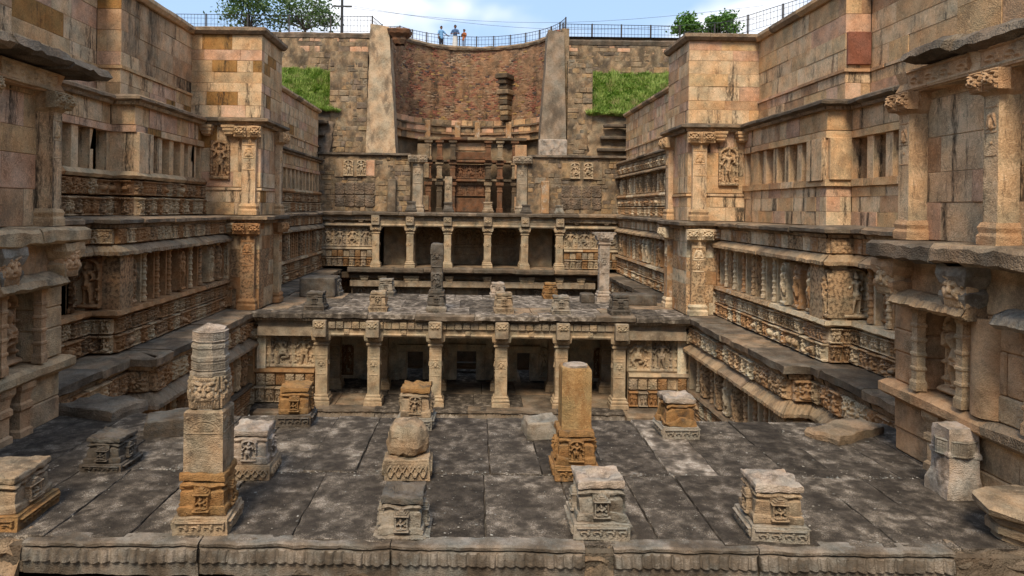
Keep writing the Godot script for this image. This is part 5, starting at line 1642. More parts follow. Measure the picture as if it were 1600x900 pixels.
	var rf := thing("gallery_entablature", "slab roof and long plain beam of the second gallery", "roof", Vector3(0, 2.43, z))
	wall_box(rf, "roof_slab", Vector3(0, 0.66, -1.9), Vector3(17.0, 0.2, 4.6), M.weathered_ledge)
	course(rf, "architrave", PackedVector2Array([Vector2(-5.6, 0.34), Vector2(5.0, 0.34)]), P3([-0.4, 0, 0, 0.0, 0, 0, 0.03, 0.06, 0, 0, 0.14, 0, 0.04, 0.3, 0, -0.3, 0.32, 0]), 2.1, [M.pavilion_stone, M.pavilion_stone_grey], Vector3.ZERO, 0.015)
	course(rf, "frieze_stone", PackedVector2Array([Vector2(-8.6, 0.3), Vector2(8.2, 0.3)]), P3([-0.4, 0.32, 0, 0.02, 0.32, 0.3, 0.02, 0.52, 0.3, 0.1, 0.56, 0, -0.3, 0.58, 0]), 2.1, [M.pavilion_stone_grey, M.pavilion_stone], Vector3.ZERO, 0.015, 0.05, 0.2, 0.05)
	course(rf, "ledge_stone", PackedVector2Array([Vector2(-8.7, 0.3), Vector2(8.3, 0.3)]), P3([-0.5, 0.57, 0, 0.24, 0.57, 0, 0.32, 0.62, 0, 0.32, 0.74, 0, 0.24, 0.79, 0, -0.5, 0.8, 0]), 2.0, M.ledge, Vector3.ZERO, 0.04, 0.0, 0.1, 0.25, 0.02, 0.05)
	for k in 6:
		var b := wall_box(rf, "carved_block", Vector3(xs[k], 0.36, 0.42), Vector3(0.46, 0.6, 0.3), M.pavilion_stone_grey, 0.03)
		part(b, "lion_mask", RM.mask, M.pavilion_stone, Vector3(0, -0.2, 0.13), 0.0, Vector3(0.4, 0.36, 0.4))
	# stumps standing on this roof
	var gg := "pedestals on the second gallery roof"
	for q in [["dark pedestal stump on the second gallery roof, left of the pale shaft", -3.5, 0.6, 0.6, "pedestal_dark"], ["tan pedestal stump on the second gallery roof, near the middle", 0.8, 0.6, 0.62, "pedestal_tan"], ["dark pedestal stump on the second gallery roof, right of the well opening", 2.95, 0.56, 0.5, "pedestal_dark"], ["small dark pedestal stump at the right of the second gallery roof", 4.8, 0.5, 0.5, "pedestal_grey"]]:
		pedestal("stone_pedestal", q[0], Vector3(q[1], 3.22, z - 0.2), q[2], q[3], {"mat": q[4], "seg": 4, "top": "rough", "shrine": false}, gg)
	var c := pedestal("broken_column", "pale square shaft on a dark block, on the second gallery roof", Vector3(-1.42, 3.22, z - 0.2), 0.58, 0.6, {"mat": "pedestal_dark", "seg": 4, "shrine": false}, "broken columns on the roofs")
	var mb := MB.new()
	sqstack(mb, V2([0.2, 0.58, 0.2, 2.0, 0.19, 2.02]), Vector3.ZERO, 4, 0.015)
	var s2 := part(c, "square_shaft", mb.mesh(), M.pedestal_tan)
	part(s2, "carved_panel", RM.vase, M.pedestal_tan, Vector3(0, 1.0, 0.19), 0.0, Vector3(0.66, 0.6, 0.5))

# ---------------------------------------------------------------- back of the well
# leaning wall piece: four corners of the front in (x, y), z of foot and head, how deep it goes back
func batter(mb: MB, bl: Vector2, br: Vector2, tr: Vector2, tl: Vector2, z0: float, z1: float, deep: float, amp := 0.06, nx := 6, ny := 24) -> void:
	var pt := func(u: float, v: float, back: float) -> Vector3:
		var q := bl.lerp(br, u).lerp(tl.lerp(tr, u), v)
		return wob(Vector3(q.x, q.y, lerpf(z0, z1, v) - back), amp, 1.3)
	var f := PackedVector3Array()
	var l := PackedVector3Array()
	var r := PackedVector3Array()
	var t := PackedVector3Array()
	for j in ny + 1:
		for i in nx + 1:
			f.append(pt.call(float(i) / nx, float(j) / ny, 0.0))
		for i in 3:
			l.append(pt.call(0.0, float(j) / ny, deep * (1.0 - i / 2.0)))
			r.append(pt.call(1.0, float(j) / ny, deep * i / 2.0))
	for j in 3:
		for i in nx + 1:
			t.append(pt.call(float(i) / nx, 1.0, deep * j / 2.0))
	mb.patch(f, nx + 1)
	mb.patch(l, 3)
	mb.patch(r, 3)
	mb.patch(t, nx + 1)

# plaster that still clings to parts of a rubble face: a rough sheet that dips behind the stones where it has fallen
func clinging(parent: Node3D, x0: float, x1: float, y0: float, y1: float, z: float, mat: Material, sh: Vector3, s: float, keep: float, lean := 0.0) -> void:
	var nx := int((x1 - x0) / 0.11)
	var ny := int((y1 - y0) / 0.11)
	var p := PackedVector3Array()
	for j in ny + 1:
		for i in nx + 1:
			var x := lerpf(x0, x1, float(i) / nx)
			var y := lerpf(y0, y1, float(j) / ny)
			var n := wear.get_noise_3d(x * 0.55, y * 0.4, s) + 0.5 * wear.get_noise_3d(x * 1.7, y * 1.5, s + 9.0) + 0.35 * wear.get_noise_3d(x * 5.0, y * 6.0, s + 19.0)
			p.append(Vector3(x, y, z + 0.12 * clampf(n + keep, -0.6, 0.45)) + sh)
	var mb := MB.new()
	mb.patch(p, nx + 1)
	part(parent, "plaster_face", mb.mesh(), mat, Vector3(0, 0, 0))

func arc(r: float, a0: float, a1: float, n: int, cx := -0.15, cz := -46.2) -> PackedVector2Array:
	var o := PackedVector2Array()
	for i in n + 1:
		var a := deg_to_rad(lerpf(a0, a1, float(i) / n))
		o.append(Vector2(cx + r * sin(a), cz - r * cos(a)))
	return o

func build_back_walls() -> void:
	var z := -44.0
	for s in [-1, 1]:
		var x0: float = -9.9 if s < 0 else 3.3
		var x1: float = -3.9 if s < 0 else 9.4
		var root := thing("rubble_wall", "blackened rubble wall %s of the well opening with two small figures set in it" % ("left" if s < 0 else "right"), "wall", Vector3((x0 + x1) * 0.5, 3.2, z))
		var sh := -root.position
		ashlar(root, PackedVector2Array([Vector2(x0, z), Vector2(x1, z)]), 3.2, 6.62, 11, 0.5, M.rubble, sh, 0.4, 0.04, 0.04)
		clinging(root, x0, x1, 3.2, 6.62, z + 0.02, M.wall_render, sh, 5.0 + s, -0.1)
		course(root, "coping_stone", PackedVector2Array([Vector2(x0, z), Vector2(x1, z)]), P3([-0.6, 6.62, 0, 0.12, 6.62, 0, 0.2, 6.68, 0, 0.18, 6.8, 0, -0.6, 6.84, 0]), 1.3, [M.weathered_ledge, M.weathered_ledge_dark], sh, 0.03)
		var mid: float = -7.3 if s < 0 else 6.6
		var tab := wall_box(root, "inset_slab", Vector3(mid, 5.86, z + 0.03) + sh, Vector3(2.5, 1.1, 0.12), M.brown_rubble)
		wall_box(tab, "red_tablet", Vector3(0.95 if s < 0 else -0.95, 0, 0.05), Vector3(0.5, 0.95, 0.08), M.dressed_sandstone_9 if s < 0 else M.ochre_rubble)
		for k in 2:
			part(tab, "carved_figure", RM["deity%d" % (k * 2 + (0 if s < 0 else 1))], M.pavilion_stone, Vector3((k - 0.5) * 0.8, -0.5, 0.06), 0.0, Vector3(1.0, 1.0, 1.2))
		for k in 4:
			for j in 2:
				part(root, "carved_panel", RM["boss%d" % ((k + j) % 3)], M.black_rubble, Vector3(mid + (k - 1.5) * 0.62, 3.5 + j * 0.75, z + 0.02) + sh, 0.0, Vector3(0.6, 0.7, 0.4))
		wall_box(root, "broken_pillar", Vector3(-5.0 if s < 0 else 4.35, 4.2, z + 0.25) + sh, Vector3(0.5, 2.0, 0.4), M.grey_rubble if s < 0 else M.carved_sandstone_warm, 0.04)
		var pl := thing("gallery_pillar", "pale pillar with a big bracket capital at the %s side of the well opening" % ("left" if s < 0 else "right"), "pillar", Vector3(-3.45 if s < 0 else 2.95, 3.2, z + 0.1), "pillars flanking the well opening")
		pilaster(pl, Vector3.ZERO, 0.0, 3.5, 0.66, 0.7, M.pavilion_stone_grey, M.pavilion_stone_grey)
		# dark wall pieces stepping up beside the banks
		var b := thing("battered_wall", "dark weathered wall rising to the grass bank on the %s" % ("left" if s < 0 else "right"), "wall", Vector3(-10.6 if s < 0 else 8.7, 6.8, z - 0.5))
		var mb := MB.new()
		var bs := -b.position
		if s < 0:
			batter(mb, Vector2(-12.6, 6.4), Vector2(-8.9, 6.4), Vector2(-8.9, 9.9), Vector2(-12.6, 9.7), z - 0.4, z - 1.0, 1.0, 0.25)
		else:
			batter(mb, Vector2(7.0, 6.4), Vector2(10.6, 6.4), Vector2(10.4, 9.6), Vector2(7.2, 9.3), z - 0.4, z - 1.0, 1.0, 0.25)
		part(b, "wall_face", mb.mesh(), M.black_rubble if s < 0 else M.brown_rubble, bs)
		for k in 3:
			wall_box(b, "ledge_stone", Vector3((-10.7 if s < 0 else 8.8) + k * 0.2, 7.2 + k * 0.75, z - 0.45) + bs, Vector3(2.4, 0.22, 0.5), M.weathered_ledge_dark, 0.05)
	# buttresses
	var bt := thing("buttress", "tall pale plastered buttress leaning at the left of the brick well", "buttress", Vector3(-5.8, 6.7, -45), "plastered buttresses")
	var mb := MB.new()
	batter(mb, Vector2(-6.72, 6.6), Vector2(-4.85, 6.6), Vector2(-5.5, 14.9), Vector2(-6.7, 15.1), -44.4, -45.4, 1.6, 0.04)
	part(bt, "plaster_face", mb.mesh(), M.lime_plaster, -bt.position)
	bt = thing("buttress", "grey plastered buttress at the right of the brick well", "buttress", Vector3(4.9, 6.7, -45), "plastered buttresses")
	mb = MB.new()
	batter(mb, Vector2(4.0, 6.6), Vector2(5.7, 6.6), Vector2(5.6, 14.7), Vector2(4.6, 14.9), -44.4, -45.5, 1.6, 0.04)
	part(bt, "plaster_face", mb.mesh(), M.grey_plaster, -bt.position)
	wall_box(bt, "foot_patch", Vector3(4.85, 7.2, -44.35) - bt.position, Vector3(1.75, 1.2, 0.3), M.pedestal_pink, 0.05)
	# rubble piers beside them
	for s in [-1, 1]:
		var a: float = -9.1 if s < 0 else 5.8
		var c: float = -6.75 if s < 0 else 7.35
		var top: float = 13.2 if s < 0 else 12.9
		var rp := thing("rubble_pier", "coursed rubble pier between the %s buttress and its grass bank" % ("left" if s < 0 else "right"), "stone pier", Vector3((a + c) * 0.5, 6.7, -44.9))
		ashlar(rp, PackedVector2Array([Vector2(a, -44.9), Vector2(c, -44.9)]), 6.6, top, 20, 0.5, [M.brown_rubble, M.ochre_rubble, M.grey_rubble, M.brown_rubble] if s > 0 else M.rubble, -rp.position, 0.5, 0.04, 0.06)
		clinging(rp, a, c, 6.6, top, -44.88, M.wall_render, -rp.position, 15.0 + s, -0.08)
		mb = MB.new()
		mb.box(Vector3((a + c) * 0.5, (6.6 + top) * 0.5, -46.2), Vector3(c - a - 0.1, top - 6.6, 2.2), 0.05)
		part(rp, "rubble_core", mb.mesh(), M.brown_rubble, -rp.position)
		# retaining walls under the rail
		var b0: float = -24.0 if s < 0 else 5.6
		var b1: float = -6.6 if s < 0 else 15.0
		var ty: float = 15.0 if s < 0 else 14.75
		var rw := thing("retaining_wall", "dark brick and stone retaining wall under the rail on the %s" % ("left" if s < 0 else "right"), "wall", Vector3((b0 + b1) * 0.5, 12.0, -47.5))
		var line := PackedVector2Array([Vector2(b0, -47.5), Vector2(b1, -47.5)])
		ashlar(rw, line, 11.6, 13.7, 6, 0.75, [M.brown_rubble, M.ochre_rubble, M.grey_rubble, M.black_rubble] if s > 0 else [M.black_rubble, M.grey_rubble, M.brown_rubble], -rw.position, 0.4, 0.04, 0.04)
		clinging(rw, maxf(b0, -13.0), b1, 12.0, ty - 0.4, -47.48, M.wall_render, -rw.position, 25.0 + s, -0.12)
		ashlar(rw, line, 13.7, ty - 0.35, 3, 0.6, [M.dressed_sandstone_9, M.brown_rubble, M.black_rubble, M.grey_rubble], -rw.position, 0.4, 0.03, 0.03)
		course(rw, "coping_stone", line, P3([-0.7, ty - 0.35, 0, 0.05, ty - 0.35, 0, 0.1, ty - 0.1, 0, 0.02, ty, 0, -0.7, ty + 0.02, 0]), 2.2, [M.weathered_ledge_dark, M.black_rubble], -rw.position, 0.05)

func build_well() -> void:
	var root := thing("brick_well", "tall curved brick well shaft with patches of old plaster and red brick", "well", Vector3(-0.15, 3.2, -46.2))
	var sh := -root.position
	var g := RandomNumberGenerator.new()
	g.seed = 77
	# bricks in courses, worn back unevenly
	var spots := []
	var cols := PackedColorArray()
	var y := 9.55
	var row := 0
	while y < 15.0:
		var cnt := 54
		for k in cnt:
			var a := deg_to_rad(lerpf(-96.0, 96.0, (k + (0.5 if row % 2 else 0.0)) / cnt))
			var n1 := wear.get_noise_3d(a * 3.0, y * 0.45, 3.0)
			var n2 := wear.get_noise_3d(a * 9.0, y * 1.6, 50.0)
			var r := 5.34 + 0.04 * n2 + g.randf_range(-0.025, 0.025)
			if n2 < -0.32 and g.randf() < 0.5:
				r += 0.12
			var t := Transform3D(Basis(Vector3.UP, -a) * Basis.from_scale(Vector3(0.31 * g.randf_range(0.8, 1.05), 0.11 * g.randf_range(0.8, 1.1), 0.2)), Vector3(-0.15 + (r + 0.1) * sin(a), y, -46.2 - (r + 0.1) * cos(a)) + sh)
			spots.append(t)
			var red := clampf(0.68 + n1 * 2.2 + g.randf_range(-0.35, 0.35), 0.0, 1.0)
			var c := Color(0.40, 0.27, 0.17).lerp(Color(0.30, 0.11, 0.065), red)
			if g.randf() < 0.12:
				c = Color(0.42, 0.26, 0.1)
			elif g.randf() < 0.12:
				c = Color(0.12, 0.08, 0.07)
			cols.append(c * g.randf_range(0.75, 1.2))
		y += 0.13
		row += 1
	var mb := MB.new()
	mb.box(Vector3.ZERO, Vector3.ONE, 0.08)
	var mm := MultiMesh.new()
	mm.transform_format = MultiMesh.TRANSFORM_3D
	mm.use_colors = true
	mm.mesh = mb.mesh()
	mm.instance_count = spots.size()
	for i in spots.size():
		mm.set_instance_transform(i, spots[i])
		mm.set_instance_color(i, cols[i])
	var mi := MultiMeshInstance3D.new()
	mi.name = "bricks"
	mi.multimesh = mm
	mi.material_override = M.brick
	mi.set_meta("kind", "stuff")
	root.add_child(mi)
	# plaster that still covers part of the brickwork
	var p := PackedVector3Array()
	var na := 150
	var ny := 100
	for j in ny + 1:
		for i in na + 1:
			var a := deg_to_rad(lerpf(-96.0, 96.0, float(i) / na))
			var yy := lerpf(9.4, 15.0, float(j) / ny)
			var n := wear.get_noise_3d(a * 2.6, yy * 0.6, 9.0) + 0.5 * wear.get_noise_3d(a * 8.0, yy * 2.6, 19.0) + 0.6 * wear.get_noise_3d(a * 22.0, yy * 9.0, 29.0)
			var r := 5.335 + 0.075 * clampf(n + 0.1, -0.5, 0.8)
			p.append(Vector3(-0.15 + r * sin(a), yy, -46.2 - r * cos(a)) + sh)
	mb = MB.new()
	mb.patch(p, na + 1)
	part(root, "plaster_face", mb.mesh(), M.well_plaster)
	# outer body behind everything
	mb = MB.new()
	sweep(mb, arc(5.62, -96, 96, 30), P3([-0.5, 3.0, 0, 0.0, 3.0, 0, 0.0, 15.0, 0, -0.5, 15.0, 0]), 3.0)
	part(root, "shaft_core", mb.mesh(), M.brown_rubble, sh)
	# stone courses with ledges above the pillared recess
	var tones := [M.brown_rubble, M.ochre_rubble, M.dressed_sandstone_9, M.dressed_sandstone_5, M.dressed_sandstone_7]
	ashlar(root, arc(5.2, -100, 100, 12), 8.25, 8.72, 1, 1.0, tones, sh, 0.3, 0.02, 0.05)
	course(root, "ledge_stone", arc(5.2, -100, 100, 12), P3([-0.4, 8.72, 0, 0.16, 8.72, 0, 0.2, 8.86, 0, -0.4, 8.88, 0]), 1.4, [M.weathered_ledge_brown, M.dressed_sandstone_7], sh, 0.03)
	ashlar(root, arc(5.2, -100, 100, 12), 8.88, 9.26, 1, 0.8, tones, sh, 0.3, 0.02, 0.06)
	course(root, "ledge_stone", arc(5.22, -100, 100, 12), P3([-0.4, 9.26, 0, 0.12, 9.26, 0, 0.14, 9.36, 0, -0.4, 9.38, 0]), 1.2, [M.weathered_ledge_brown, M.brown_rubble], sh, 0.04)
	ashlar(root, arc(5.25, -100, 100, 12), 9.38, 9.75, 1, 0.7, tones, sh, 0.3, 0.02, 0.06)
	for a in [-38.0, -12.0, 4.0, 30.0]:
		var r := deg_to_rad(a)
		wall_box(root, "bracket_stone", Vector3(-0.15 + 5.1 * sin(r), 8.95, -46.2 - 5.1 * cos(r)) + sh, Vector3(0.4, 1.3, 0.4), M.carved_sandstone_warm, 0.04)
	# brackets that once held the hoist, stacked up the wall
	var hg := deg_to_rad(28.0)
	for k in 9:
		var o: float = [0.5, 0.55, 0.62, 0.7, 0.66, 0.85, 0.72, 0.9, 1.05][k]
		var c := Vector3(-0.15 + (5.3 - o * 0.5) * sin(hg), 9.85 + k * 0.36, -46.2 - (5.3 - o * 0.5) * cos(hg))
		mb = MB.new()
		mb.box(Vector3.ZERO, Vector3(0.62 + (0.3 if k in [5, 8] else 0.0), 0.35, o + 0.3), 0.05)
		part(root, "hoist_bracket", mb.mesh(), [M.dark_stone, M.ochre_rubble, M.brown_rubble][k % 3] if k < 7 else M.dark_stone, c + sh, -hg)
	# coping
	course(root, "coping_stone", arc(5.25, -82, 88, 24), P3([-0.7, 14.8, 0, 0.04, 14.8, 0, 0.1, 14.95, 0, 0.04, 15.08, 0, -0.7, 15.1, 0]), 1.3, [M.weathered_ledge, M.weathered_ledge_brown], sh, 0.08)
	# pillared recess inside the shaft
	var rc := thing("well_gallery", "dark pillared recess inside the well shaft with a carved middle panel", "gallery", Vector3(-0.15, 3.2, -49.0))
	var rs := -rc.position
	wall_box(rc, "floor_slab", Vector3(-0.15, 3.05, -46.6) + rs, Vector3(7.4, 0.3, 5.2), M.dark_stone)
	for lv in [[5.25, 0.22, 6.0], [6.55, 0.2, 6.2], [8.05, 0.26, 7.4]]:
		course(rc, "floor_beam", PackedVector2Array([Vector2(-0.15 - lv[2] * 0.5, -48.9), Vector2(-0.15 + lv[2] * 0.5, -48.9)]), P3([-0.9, lv[0], 0, 0.1, lv[0], 0, 0.22, lv[0] + 0.08, 0, 0.2, lv[0] + lv[1], 0, -0.9, lv[0] + lv[1] + 0.01, 0]), 1.5, [M.dark_stone, M.recess_stone, M.brown_rubble], rs, 0.04)
	var px := [-3.1, -2.35, -1.45, 0.95, 1.75, 2.75]
	for lv in [[3.2, 2.05], [5.47, 1.08], [6.75, 1.3]]:
		for k in 6:
			mb = MB.new()
			var h: float = lv[1]
			sqstack(mb, V2([0.22, 0, 0.22, h * 0.14, 0.17, h * 0.16, 0.17, h * 0.66, 0.2, h * 0.68, 0.2, h * 0.72, 0.17, h * 0.74, 0.17, h * 0.84, 0.27, h * 0.9, 0.27, h]), Vector3.ZERO, 2, 0.02)
			part(rc, "pillar", mb.mesh(), [M.dark_stone, M.recess_stone, M.brown_rubble, M.recess_stone][(k + int(lv[0])) % 4], Vector3(px[k], lv[0], -48.75) + rs)
	for q in [[3.2, 1.0], [4.3, 0.9], [5.5, 1.0], [6.8, 0.55], [7.4, 0.6]]:
		wall_box(rc, "panel_slab", Vector3(-0.25, q[0] + q[1] * 0.5, -49.3) + rs, Vector3(2.2, q[1] - 0.04, 0.4), [M.recess_stone, M.dressed_sandstone_7, M.recess_stone][int(q[0]) % 3], 0.03)
	for k in 3:
		part(rc, "carved_figure", RM["deity%d" % k], M.recess_stone, Vector3(-0.95 + 0.7 * k, 5.5, -49.1) + rs, 0.0, Vector3(1.05, 0.95, 1.2))
		part(rc, "carved_panel", RM["cell%d" % (k + 1)], M.recess_stone, Vector3(-0.95 + 0.7 * k, 4.3, -49.1) + rs, 0.0, Vector3(0.68, 0.8, 0.4))
	for s in [-1, 1]:
		for q in [3.3, 5.5, 6.8]:
			wall_box(rc, "side_panel", Vector3(-0.15 + 3.3 * s, q + 0.5, -48.6) + rs, Vector3(0.8, 1.0, 0.3), M.brown_rubble if s < 0 else M.dressed_sandstone_7, 0.03)
	# fallen capital on the rim
	var cp := thing("carved_capital", "brown carved capital block jutting out at the left rim of the well", "stone block", Vector3(-4.85, 13.85, -45.7))
	mb = MB.new()
	sqstack(mb, V2([0.3, 0, 0.42, 0.25, 0.42, 0.4, 0.66, 0.62, 0.72, 0.85, 0.4, 1.0]), Vector3.ZERO, 6, 0.08)
	part(cp, "capital_block", mb.mesh(), M.recess_stone)

# ---------------------------------------------------------------- land, grass
func land(x: float, z: float) -> float:
	var lo := 9.3
	var hi := 15.0
	var t := smoothstep(11.0, 17.0, absf(x))
	if z < -47.6:
		return hi + wear.get_noise_2d(x * 0.1, z * 0.1) * 0.15
	var back := smoothstep(-38.0, -47.0, z)
	return lerpf(lo, lerpf(12.6, 14.2, t), maxf(back * (0.2 + 0.8 * t), t * 0.75)) + wear.get_noise_2d(x * 0.2, z * 0.2) * 0.1

func sheet(x0: float, x1: float, z0: float, z1: float, nx: int, nzz: int, f: Callable) -> ArrayMesh:
	var p := PackedVector3Array()
	for j in nzz + 1:
		for i in nx + 1:
			var x := lerpf(x0, x1, float(i) / nx)
			var z := lerpf(z1, z0, float(j) / nzz)
			p.append(Vector3(x, f.call(x, z), z))
	var mb := MB.new()
	mb.patch(p, nx + 1)
	return mb.mesh()

func build_land() -> void:
	var root := thing("ground", "dry earth round the top of the stepwell", "ground", Vector3.ZERO, "", "structure")
	part(root, "left_field", sheet(-60, -10.6, -47.55, 30, 50, 60, land), M.earth)
	part(root, "right_field", sheet(10.6, 60, -47.55, 30, 50, 60, land), M.earth)
	var flat := func(_x: float, _z: float) -> float: return 14.98
	part(root, "back_field", sheet(-2500, 2500, -2500, -52.4, 10, 10, flat), M.earth)
	part(root, "rim_left", sheet(-2500, -5.4, -52.4, -47.6, 6, 4, flat), M.earth)
	part(root, "rim_right", sheet(5.4, 2500, -52.4, -47.6, 6, 4, flat), M.earth)
	part(root, "far_left_field", sheet(-2500, -60, -47.6, 2500, 4, 8, flat), M.earth)
	part(root, "far_right_field", sheet(60, 2500, -47.6, 2500, 4, 8, flat), M.earth)
	part(root, "near_field", sheet(-60, 60, 30, 2500, 4, 6, flat), M.earth)
	var pit := thing("pit_floor", "stone floor at the bottom of the stepwell", "floor", Vector3(0, -7.0, -20), "", "structure")
	wall_box(pit, "floor_slab", Vector3(0, -0.2, 0), Vector3(22, 0.4, 64), M.dark_stone)
	for q in [[-1, Vector2(-13.4, -8.7), "left"], [1, Vector2(7.2, 14.6), "right"]]:
		var sp: Vector2 = q[1]
		var f := func(x: float, z: float) -> float:
			var t := clampf((-44.9 - z) / 2.7, 0.0, 1.0)
			var lift := 1.5 * smoothstep(9.5, 13.0, absf(x)) * (1.0 - t)
			return 9.5 + 3.1 * t + lift + 0.25 * wear.get_noise_2d(x * 0.9, z * 0.9)
		var bank := thing("grass_bank", "sloping earth bank below the %s retaining wall" % q[2], "bank", Vector3.ZERO, "", "structure")
		part(bank, "turf_sheet", sheet(sp.x, sp.y, -47.6, -44.7, 24, 14, f), M.turf)
		var mb := MB.new()
		for k in 3:
			var a := TAU * k / 3.0
			var d := Vector3(cos(a), 0, sin(a))
			mb.tri(d * 0.05 + Vector3(-0.035, 0, 0), d * 0.05 + Vector3(0.035, 0, 0.01), d * 0.16 + Vector3(0, 1, 0), Vector3(0, 0, 1))
			mb.tri(d * 0.1 + Vector3(-0.02, 0, 0.03), d * 0.1 + Vector3(0.02, 0, -0.03), d * 0.3 + Vector3(0.05, 0.75, 0), Vector3(0, 0, 1))
		var mm := MultiMesh.new()
		mm.transform_format = MultiMesh.TRANSFORM_3D
		mm.use_colors = true
		mm.mesh = mb.mesh()
		mm.instance_count = 6500
		for i in 6500:
			var x := rng.randf_range(sp.x - 0.15, sp.y + 0.15)
			var z := rng.randf_range(-47.5, -44.55)
			var clump := wear.get_noise_2d(x * 2.0, z * 2.0)
			var h := rng.randf_range(0.08, 0.26) * (1.0 + clump)
			mm.set_instance_transform(i, Transform3D(Basis(Vector3.UP, rng.randf() * TAU) * Basis.from_scale(Vector3(1.0, h, 1.0)), Vector3(x, f.call(x, z) - 0.02, z)))
			h *= 0.6 + 0.8 * smoothstep(-0.5, 0.5, wear.get_noise_2d(x * 0.7 + 9.0, z * 0.7))
			mm.set_instance_transform(i, Transform3D(Basis(Vector3.UP, rng.randf() * TAU) * Basis.from_scale(Vector3(1.0, h, 1.0)), Vector3(x, f.call(x, z) - 0.02, z)))
			var c := Color(0.16, 0.27, 0.04).lerp(Color(0.36, 0.44, 0.11), clampf(0.5 + clump + rng.randf_range(-0.3, 0.3), 0, 1))
			if rng.randf() < 0.08 or wear.get_noise_2d(x * 1.1 + 40.0, z * 1.6) > 0.45:
				c = Color(0.36, 0.33, 0.13)
			mm.set_instance_color(i, c)
		var gi := MultiMeshInstance3D.new()
		gi.name = numbered("grass")
		gi.multimesh = mm
		gi.material_override = M.grass
		tag(gi, "bright green grass on the bank below the %s rail" % q[2], "grass", "", "stuff")
		add_child(gi)

# ---------------------------------------------------------------- rails, pole, wires, trees
func fence(label: String, pts: Array, h: float, pitch: float) -> void:
	var root := thing("metal_railing", label, "railing", pts[0], "railings round the rim")
	var sh := -root.position
	for i in pts.size() - 1:
		var a: Vector3 = pts[i]
		var b: Vector3 = pts[i + 1]
		var L := a.distance_to(b)
		var cnt := maxi(1, roundi(L / pitch))
		for k in cnt + (1 if i == pts.size() - 2 else 0):
			var mb := MB.new()
			mb.box(Vector3(0, h * 0.5 + 0.02, 0), Vector3(0.09, h + 0.06, 0.09), 0.01)
			part(root, "post", mb.mesh(), M.rail_paint, a.lerp(b, float(k) / cnt) + sh)
		for y in [0.12, 0.45, 0.78, 1.0]:
			var mb := MB.new()
			mb.bar(a + Vector3(0, y * h, 0), b + Vector3(0, y * h, 0), 0.022 if y > 0.9 else 0.013, 0.022 if y > 0.9 else 0.013, 5)
			part(root, "rail", mb.mesh(), M.rail_paint, sh)
		var mb2 := MB.new()
		var bars := int(L / 0.22)
		for k in bars:
			var q := a.lerp(b, (k + 0.5) / bars)
			mb2.bar(q + Vector3(0, 0.1 * h, 0), q + Vector3(0, h, 0), 0.011, 0.011, 4, false)
		var m := part(root, "thin_bars", mb2.mesh(), M.rail_paint, sh)
		m.set_meta("kind", "stuff")

func tree(label: String, at: Vector3, crown_at: Vector3, radius: Vector3, n: int, leaf: Material, s: int, size: float) -> void:
	var root := thing("tree", label, "tree", at, "trees beyond the rim")
	var g := RandomNumberGenerator.new()
	g.seed = s
	var mb := MB.new()
	var fork := crown_at - at - Vector3(0, radius.y * 0.6, 0)
	mb.bar(Vector3(0, -0.2, 0), fork, radius.x * 0.07, radius.x * 0.045, 8)
	var tips := []
	for k in 16:
		var d := Vector3(g.randf_range(-1, 1), g.randf_range(-0.5, 1), g.randf_range(-1, 1)).normalized()
		var e := crown_at - at + d * radius * g.randf_range(0.5, 0.9)
		mb.bar(fork, e, radius.x * 0.025, radius.x * 0.008, 5)
		tips.append(e)
	part(root, "trunk", mb.mesh(), M.bark)
	mb = MB.new()
	for k in n:
		var t: Vector3 = tips[g.randi() % tips.size()]
		var c := t + Vector3(g.randfn(0, 0.3), g.randfn(0, 0.26), g.randfn(0, 0.3)) * radius * 0.75
		var ax := Vector3(g.randf_range(-1, 1), g.randf_range(-0.9, 0.4), g.randf_range(-1, 1)).normalized() * size * g.randf_range(0.7, 1.4)
		var sd := ax.cross(Vector3(g.randf_range(-1, 1), g.randf_range(-1, 1), g.randf_range(-1, 1))).normalized() * size * 0.3
		mb.quad(c - ax * 0.5, c + sd, c + ax * 0.5, c - sd, Vector3.UP)
	part(root, "crown", mb.mesh(), leaf)

